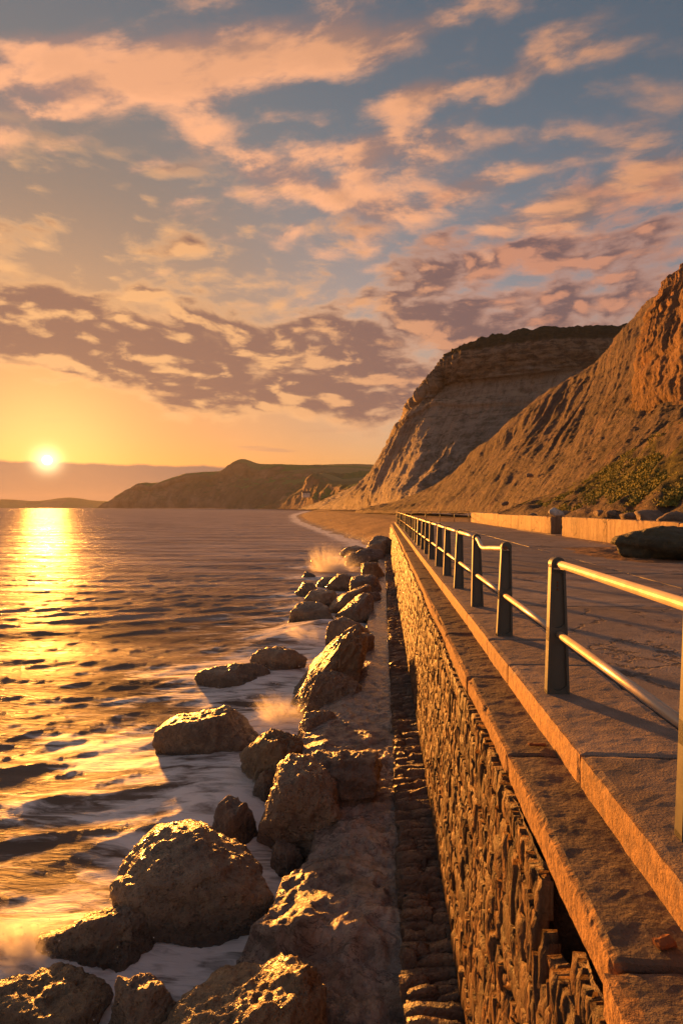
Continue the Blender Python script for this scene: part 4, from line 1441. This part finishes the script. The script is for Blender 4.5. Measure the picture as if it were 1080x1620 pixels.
# ------------------------------------------------------------------ railing
def post_mesh(name='post'):
    """tapered cast post: wide faces look along the rail, recessed panels, round head"""
    bm = bmesh.new()
    H, wb, wt, th, web = 1.05, 0.090, 0.056, 0.036, 0.014

    def hw(z):
        return wb + (wt - wb) * z / H

    def prism(poly, t):
        f = [bm.verts.new((x, -t, z)) for x, z in poly]
        b = [bm.verts.new((x, t, z)) for x, z in poly]
        bm.faces.new(f)
        bm.faces.new(b[::-1])
        for i in range(len(poly)):
            j = (i + 1) % len(poly)
            bm.faces.new([f[j], f[i], b[i], b[j]])

    def arc(cx, cz, r, a0, a1, n=8):
        return [(cx + r * math.cos(R(a0 + (a1 - a0) * k / n)), cz + r * math.sin(R(a0 + (a1 - a0) * k / n))) for k in range(n + 1)]

    rim = 0.019
    # web
    prism([(-hw(0) + .01, 0), (hw(0) - .01, 0), (hw(1.0) - .01, 1.0), (-hw(1.0) + .01, 1.0)], web)
    # edges
    for s in (-1, 1):
        p = [(s * hw(0), 0), (s * hw(1.02), 1.02), (s * (hw(1.02) - rim), 1.02), (s * (hw(0) - rim), 0)]
        prism(p if s > 0 else p[::-1], th)
    # head
    prism(arc(0, 1.045, 0.058, -30, 210, 16), th + 0.004)
    # base, middle boss with rounded panel ends
    prism([(-hw(0), 0), (hw(0), 0), (hw(.03), .03), (-hw(.03), .03)], th - .003)
    for z0, z1 in ((0.425, 0.535),):
        prism([(-hw(z0), z0), (hw(z0), z0), (hw(z1), z1), (-hw(z1), z1)], th - 0.002)
    for zc, up in ((0.03, 1), (0.425, -1), (0.535, 1), (0.985, -1)):
        r_ = hw(zc) - rim
        for s in (-1, 1):
            pts = [(s * r_, zc)] + [(s * r_ * math.cos(R(a)), zc + up * r_ * (1 - math.sin(R(a))) * 0.9) for a in range(0, 91, 18)]
            if s * up < 0:
                pts = pts[::-1]
            prism(pts, th - 0.006)
    bmesh.ops.recalc_face_normals(bm, faces=bm.faces)
    me = bpy.data.meshes.new(name)
    bm.to_mesh(me)
    bm.free()
    mod = me
    return me


def tube(name, pts, r, n=14):
    pts = [Vector(p) for p in pts]
    V, Fc = [], []
    for i, p in enumerate(pts):
        t = (pts[min(i + 1, len(pts) - 1)] - pts[max(i - 1, 0)]).normalized()
        up = Vector((0, 0, 1)) if abs(t.z) < 0.9 else Vector((1, 0, 0))
        a = t.cross(up).normalized()
        b = a.cross(t)
        for k in range(n):
            an = 2 * math.pi * k / n
            V.append(p + r * (math.cos(an) * a + math.sin(an) * b))
    m = len(pts)
    for i in range(m - 1):
        for k in range(n):
            Fc.append([i * n + k, (i + 1) * n + k, (i + 1) * n + (k + 1) % n, i * n + (k + 1) % n])
    me = bpy.data.meshes.new(name)
    Fc = [list(q) for q in Fc] + [[k for k in range(n)], [(m - 1) * n + k for k in range(n - 1, -1, -1)]]
    me.from_pydata([v[:] for v in V], [], Fc)
    for p in me.polygons:
        p.use_smooth = len(p.vertices) == 4
    me.update()
    return me


def build_railing():
    root = empty('railing', (X_RAIL, 4.7, Z_PROM))
    tag(root, 'long metal railing with tapered iron posts and a gap in its top rail', 'railing')
    off = Vector((-X_RAIL, -4.7, -Z_PROM))
    pm = post_mesh()
    pm.materials.append(M['post'])
    ys = [2.68, 4.72, 6.78]
    while ys[-1] < Y1 - 2.2:
        ys.append(ys[-1] + 1.98)
    ys = [0.7] + ys
    for i, y in enumerate(ys):
        o = link('post', pm, None, root)
        o.location = Vector((X_RAIL + 0.012 * math.sin(i * 2.1), y, Z_PROM - 0.002)) + off
        o.rotation_euler = (random.gauss(0, .006), random.gauss(0, .010), random.gauss(0, .03))
        if i == 2:
            for k in range(3):
                b = bmesh.new()
                bmesh.ops.create_icosphere(b, subdivisions=2, radius=0.008)
                me = bpy.data.meshes.new('bolt')
                b.to_mesh(me)
                b.free()
                bo = link('bolt', me, M['rust'], o)
                bo.location = (0, -0.015, 0.90 - 0.03 * k)
    ZT, ZM, rr = Z_PROM + 1.045, Z_PROM + 0.48, 0.031

    def rail(nm, pts, r=rr, mat='rail'):
        o = link(nm, tube(nm, pts, r), M[mat], root)
        o.location = off
        return o
    X = X_RAIL
    rail('top_rail', [(X, -3.2, ZT), (X, 4.72, ZT)])
    # bent length between the third and fourth posts
    y2, y3 = ys[3], ys[4]
    bend = [(X, y2 - 0.045, ZT - 0.015), (X, y2 + 0.1, ZT - 0.03), (X, y2 + 0.8, ZT - 0.075), (X, y2 + 1.2, ZT - 0.105), (X, y2 + 1.42, ZT - 0.115),
            (X, y2 + 1.56, ZT - 0.10), (X, y2 + 1.68, ZT - 0.065), (X, y2 + 1.80, ZT - 0.03), (X, y2 + 1.93, ZT - 0.005), (X, y3 + 0.05, ZT)]
    pts = [tuple(p) for p in catmull(np.array(bend), 40)]
    b = rail('bent_rail', pts)
    e = rail('rail_end', [(X, y2 - 0.075, ZT - 0.014), (X, y2 - 0.044, ZT - 0.015)], 0.024, 'rust')
    for k in range(4, len(ys) - 1):
        sag = random.uniform(-.006, .004)
        rail('top_rail', [(X, ys[k] + 0.05 if k == 4 else ys[k], ZT), (X, (ys[k] + ys[k + 1]) / 2, ZT + sag), (X, ys[k + 1], ZT)])
    for k in range(0, len(ys) - 1):
        a = -3.2 if k == 0 else ys[k]
        rail('middle_rail', [(X, a, ZM), (X, ys[k + 1], ZM)], 0.029)
    return ys[-1]


yl = build_railing()


def build_end_fence():
    root = empty('end_fence', (X_RAIL, Y1 - 0.4, Z_PROM))
    tag(root, 'thin metal fence closing off the far end of the promenade', 'fence')
    for k in range(6):
        x = 0.05 + k * 1.5
        o = link('post', tube('post', [(x, 0, 0), (x, 0, 1.1)], 0.03, 8), M['post'], root)
    for z in (0.5, 1.05):
        link('rail', tube('rail', [(0.0, 0, z), (7.7, 0, z)], 0.022, 8), M['post'], root)


build_end_fence()


# ------------------------------------------------------------------ concrete flood wall at the back
def wallblock(name, x0, x1, y0, y1, h, label, seed, tilt=0.0):
    root = empty(name, (x0, y0, Z_PROM))
    tag(root, label, 'wall', 'concrete walls at the back of the promenade')
    L = math.hypot(x1 - x0, y1 - y0)
    ang = math.atan2(x1 - x0, y1 - y0)
    n = max(1, round(L / 6.0))
    for k in range(n):
        a, b = L * k / n + 0.012, L * (k + 1) / n - 0.012
        me = boxmesh('panel', 0, 0.38, a, b, -0.1, h + random.uniform(-.03, .03), seed + k, (4, 26, 8), 0.02, 1.5, chip=0.10, bevel=0.01)
        link('panel', me, M['wallc'], root)
    root.rotation_euler = (0, 0, -ang)
    return root


wallblock('concrete_wall', 9.55, 9.15, 34.3, 60.5, 0.98, 'pale streaked concrete wall running to the far end of the promenade', 700)
w2 = wallblock('concrete_wall', 9.95, 9.5, 14.0, 31.2, 1.02, 'cracked concrete wall behind the weedy boulder, nearer than the gap', 720)


# crack across the nearer wall
def small_rock(name, loc, dims, label, mat, seed, cat, group=None, sub=4, rough=1.0, flat=0.2, rot=(0, 0, 0), strat=0, hard=7.0):
    me = boulder_mesh(seed, dims, sub, flat, rough, strat=strat, hard=hard)
    o = link(name, me, M[mat])
    o.location = loc
    o.rotation_euler = rot
    return tag(o, label, cat, group)


p = atz(1075, 886, Z_PROM)
small_rock('boulder', (p[0] - 0.15, p[1] + 0.55, Z_PROM + 0.40), (3.0, 1.9, 1.15), 'layered weedy green boulder lying on the promenade before the cracked wall', 'green_rock', 812, 'boulder',
           'boulders on the promenade', 5, 0.8, 0.5, strat=0.05)
# broken end block and pale boulder in the gap of the wall
bb = link('broken_block', boxmesh('broken_block', 0, 0.62, 0, 0.75, -0.05, 0.97, 816, (10, 10, 12), 0.035, 2.5, chip=0.12, bevel=0.015), M['wallc'])
bb.location = (9.57, 33.42, Z_PROM)
bb.rotation_euler = (0, 0, 0.10)
tag(bb, 'grey broken concrete block standing in the gap of the back wall', 'concrete block')
small_rock('pale_rock', (9.98, 33.75, Z_PROM + 1.16), (0.95, 0.7, 0.50), 'white rock perched on the broken block in the wall gap', 'white', 817, 'rock', None, 4, 1.0, 0.2, (0.2, 0.5, 0.3))
small_rock('dark_rock', (10.15, 32.0, Z_PROM + 0.42), (0.7, 0.8, 0.95), 'dark rock wedged between the white rock and the cracked wall', 'rock_dark', 819, 'rock', None, 4, 1.2)

# rocks that rolled down the slope and lie behind the wall
FR = [(842, 816, 42, 1.1, 'small tan rock behind the far concrete wall just left of the white rock'), (893, 818, 38, 2.2, 'wide flat rock behind the cracked wall next to the gap'),
      (925, 812, 36, 2.0, 'tan rock behind the cracked wall, second along from the gap'), (955, 815, 32, 1.5, 'blocky rock behind the cracked wall below the scrub'),
      (975, 817, 30, 1.7, 'rock showing above the middle of the cracked wall'), (1000, 821, 27, 1.6, 'rock peeping over the cracked wall left of the weedy boulder'),
      (1030, 820, 25, 1.9, 'broad rock behind the wall straight above the weedy boulder'), (1062, 822, 23, 1.8, 'rightmost rock lying behind the cracked wall'),
      (905, 806, 42, 1.0, 'small rock higher on the slope above the wall gap'), (838, 752, 80, 1.5, 'pale chunk of rock high on the bare gullied slope'),
      (798, 797, 62, 1.3, 'lone rock at the foot of the slope above the far concrete wall')]
for k, (px, py, d, w, lab) in enumerate(FR):
    c = atd(px, py, d)
    small_rock('fallen_rock', tuple(c), (w * .7, w * 0.6, w * 0.40), lab, 'scree', 830 + k, 'rock', 'fallen rocks behind the concrete walls', 4, 1.0, 0.3)


# spilled soil before the cracked wall
def build_soil():
    n = 90
    u = np.linspace(-1, 1, n)
    A, B = np.meshgrid(u, u, indexing='ij')
    c = (7.9, 19.2)
    X = c[0] + A * 1.9
    Y = c[1] + B * 4.2
    q = np.stack([X, Y, 0 * X], -1)
    r = np.sqrt(A ** 2 + B ** 2) + 0.35 * fbm(q * 0.9, 4, 141)
    z = Z_PROM - 0.02 + 0.13 * sstep(0.95, 0.1, r) * (0.6 + 0.9 * fbm(q * 2.2, 4, 143)) - 0.05 * sstep(0.7, 1.0, r)
    me = pydata('soil_spill', np.stack([X, Y, z], -1).reshape(-1, 3), gridfaces(n, n), smooth=True)
    tag(link('soil_spill', me, M['soil']), 'thin spread of orange soil washed onto the promenade by the weedy boulder', 'soil', kind='stuff')


build_soil()


# small litter on the coping
def splinter(loc, L, w, rz, label, mat, name, seed):
    me = boxmesh(name, -L / 2, L / 2, -w / 2, w / 2, 0, w * 0.6, seed, (10, 3, 2), w * 0.35, 14.0, bevel=w * 0.1)
    o = link(name, me, M[mat])
    o.location = loc
    o.rotation_euler = (0.0, 0.05, rz)
    tag(o, label, 'debris')


c = atz(849, 1181, Z_COP)
splinter((c[0], c[1], Z_COP + 0.004), 0.13, 0.03, 0.1, 'rusty splinter lying on the coping below the kerb', 'rust', 'splinter', 1)
c = atz(1050, 1497, Z_COP)
splinter((c[0], c[1], Z_COP + 0.002), 0.09, 0.045, 0.3, 'red brown flake of rust on the nearest coping slab', 'rust', 'rust_flake', 2)
c = atz(993, 988, Z_PROM)
splinter((c[0], c[1], Z_PROM - 0.01), 0.10, 0.014, 0.1, 'thin dark twig on the open promenade slabs', 'wood', 'twig', 3)


# ------------------------------------------------------------------ scrub on the slope
def build_scrub():
    r = np.random.default_rng(5)
    A = catmull(APRON, 80)
    A = np.swapaxes(catmull(np.swapaxes(A, 0, 1), 60), 0, 1)
    nrm = np.cross(np.gradient(A, axis=0), np.gradient(A, axis=1))
    nrm /= np.linalg.norm(nrm, axis=2, keepdims=True)
    if nrm[..., 2].mean() < 0:
        nrm = -nrm
    V, Fc, nb = [], [], 0
    cl = 0
    for _ in range(14000):
        i, j = r.integers(6, 72), r.integers(12, 60)
        p = A[i, j]
        dens = 1.5 * fbm(np.array([[i * 0.22, j * 0.07, 0.5]]), 3, 151)[0]
        t = j / 59
        band = math.exp(-((t - 0.66) / 0.42) ** 2)
        if dens + 0.45 * band < 0.32:
            continue
        cl += 1
        if cl > 2100:
            break
        size = r.uniform(0.22, 0.55)
        n = 80
        d = r.normal(size=(n, 3))
        d /= np.linalg.norm(d, axis=1)[:, None]
        d[:, 2] = np.abs(d[:, 2])
        c = p + nrm[i, j] * 0.12 + d * size * r.uniform(0.55, 1.0, (n, 1)) * np.array([1.4, 1.4, 0.6])
        a = r.normal(size=(n, 3))
        a /= np.linalg.norm(a, axis=1)[:, None]
        b = np.cross(a, d)
        b /= np.linalg.norm(b, axis=1)[:, None] + 1e-6
        s = r.uniform(0.04, 0.085, (n, 1))
        q = np.stack([c - a * s, c - b * s * .6, c + a * s, c + b * s * .6], 1).reshape(-1, 3)
        V.append(q)
        Fc.append(np.arange(4 * n).reshape(-1, 4) + nb)
        nb += 4 * n
    me = pydata('gorse_scrub', np.vstack(V), np.vstack(Fc))
    tag(link('gorse_scrub', me, M['leaf']), 'low yellow green scrub spreading over the slope behind the concrete wall', 'scrub', kind='stuff')


build_scrub()


# ------------------------------------------------------------------ white house below the far hill
def build_house():
    c = atd(484, 783, 905)
    root = empty('house', tuple(c))
    tag(root, 'tiny white cottage on the far hillside above the beach', 'house')
    root.rotation_euler = (0, 0, 0.2)
    link('wall', boxmesh('wall', -6, 6, -3, 3, -4, 3.2), M['plaster'], root)
    me = bpy.data.meshes.new('roof')
    me.from_pydata([(-6.4, -3.5, 3.21), (6.4, -3.5, 3.21), (6.4, 3.5, 3.21), (-6.4, 3.5, 3.21), (-6.4, 0, 6), (6.4, 0, 6)], [],
                   [(0, 1, 5, 4), (2, 3, 4, 5), (0, 4, 3), (1, 2, 5), (0, 3, 2, 1)])
    link('roof', me, M['roof'], root)
    for x in (-3.5, 0.5, 3.8):
        link('window', boxmesh('window', x - .6, x + .6, -3.06, -2.9, 0.8, 2.2), M['pane'], root)


build_house()


# ------------------------------------------------------------------ spray
def mat_spray(name, dens, freq):
    # fans out from a point low in the plume, in radial streaks
    m, g = material(name)
    tc = g('ShaderNodeTexCoord', out=3)
    b = g.vm('ADD', tc, (0.0, 0.0, 0.85))
    r = g.vm('LENGTH', b, out=1)
    dr = g.vm('NORMALIZE', b)
    q = g.vm('ADD', g.vm('SCALE', dr, s=freq), g.vm('SCALE', b, s=0.9))
    n = g.noise(q, 1.0, 5, 0.62, 0.3)
    l = g.vm('LENGTH', tc, out=1)
    fall = g.m('MULTIPLY', g.rng(r, 1.75, 0.1), g.rng(l, 1.0, 0.55))
    k = g.rng(g.m('ADD', n, g.m('MULTIPLY', fall, 0.25)), 0.54, 0.74)
    d = g.m('MULTIPLY', g.m('MULTIPLY', fall, k), dens)
    v = g('ShaderNodeVolumePrincipled', {'Color': (0.98, 0.96, 0.94), 'Density': d, 'Anisotropy': 0.3})
    g('ShaderNodeOutputMaterial', {1: v}, out=None)
    return m


M['foam'] = mat_plain('spray_water', (0.90, 0.86, 0.82), (0.82, 0.78, 0.74), 5.0, 0.25)


def spray(px, py, d, dims, label, dens, scale, rot=0.0, drops=0, drop_r=0.01):
    c = atd(px, py, d)
    v, f = ico(3)
    me = pydata('sea_spray', v, f)
    o = link('sea_spray', me, mat_spray('spray', dens, scale))
    o.location = tuple(c)
    o.scale = dims
    o.rotation_euler = (0, rot, 0)
    tag(o, label, 'spray', 'bursts of sea spray', 'stuff')
    if drops:
        r = np.random.default_rng(int(px))
        v1, f1 = ico(1)
        V, Fc = [], []
        for k in range(drops):
            a = r.normal(0, 0.55)
            b_ = r.normal(0, 0.6)
            l_ = abs(r.normal(0.0, 0.6)) + 0.3
            q = np.array([math.sin(a) * l_, math.sin(b_) * l_, -0.85 + math.cos(a) * l_ * 1.25]) * np.array(dims)
            V.append(v1 * r.uniform(0.3, 1.0) * drop_r + q)
            Fc.append(f1 + k * len(v1))
        me = pydata('droplets', np.vstack(V) / np.array(dims), np.vstack(Fc), smooth=True)
        d_ = link('droplets', me, M['foam'], o)
        d_['kind'] = 'stuff'
    return o


spray(528, 886, 41, (2.6, 1.5, 1.9), 'plume of golden spray bursting over the far rocks', 2.4, 8.0, 0.25, 500, 0.035)
spray(446, 1118, 11.8, (0.8, 0.55, 0.5), 'burst of white spray against the foot of the gold ridge', 5.0, 7.0, 0.2, 420, 0.011)
spray(45, 1492, 5.75, (0.95, 0.5, 0.34), 'misty white wave washing over the lower left boulder', 22.0, 3.0, 0.15, 200, 0.006)
spray(500, 1000, 19.5, (1.7, 1.3, 0.42), 'low white mist swirling round the landward side of the flat topped block', 2.6, 3.0, 0.1)
spray(405, 1225, 9.4, (0.85, 0.8, 0.26), 'thin white mist in the wash behind the small dark boulder', 6.0, 3.0, 0.1)


# ------------------------------------------------------------------ air
def build_haze():
    m, g = material('haze')
    v = g('ShaderNodeVolumePrincipled', {'Color': (0.95, 0.88, 0.80), 'Density': 0.00006, 'Anisotropy': 0.0})
    g('ShaderNodeOutputMaterial', {1: v}, out=None)
    me = bpy.data.meshes.new('haze')
    x0, x1, y0, y1, z0, z1 = -8500, 8500, -8500, 8500, -3.2, 200
    me.from_pydata([(x0, y0, z0), (x1, y0, z0), (x1, y1, z0), (x0, y1, z0), (x0, y0, z1), (x1, y0, z1), (x1, y1, z1), (x0, y1, z1)], [],
                   [(0, 3, 2, 1), (4, 5, 6, 7), (0, 1, 5, 4), (1, 2, 6, 5), (2, 3, 7, 6), (3, 0, 4, 7)])
    o = link('haze', me, m)
    tag(o, kind='stuff')
    o['label'] = 'golden sea haze in the air over the bay'
    o['category'] = 'haze'


build_haze()
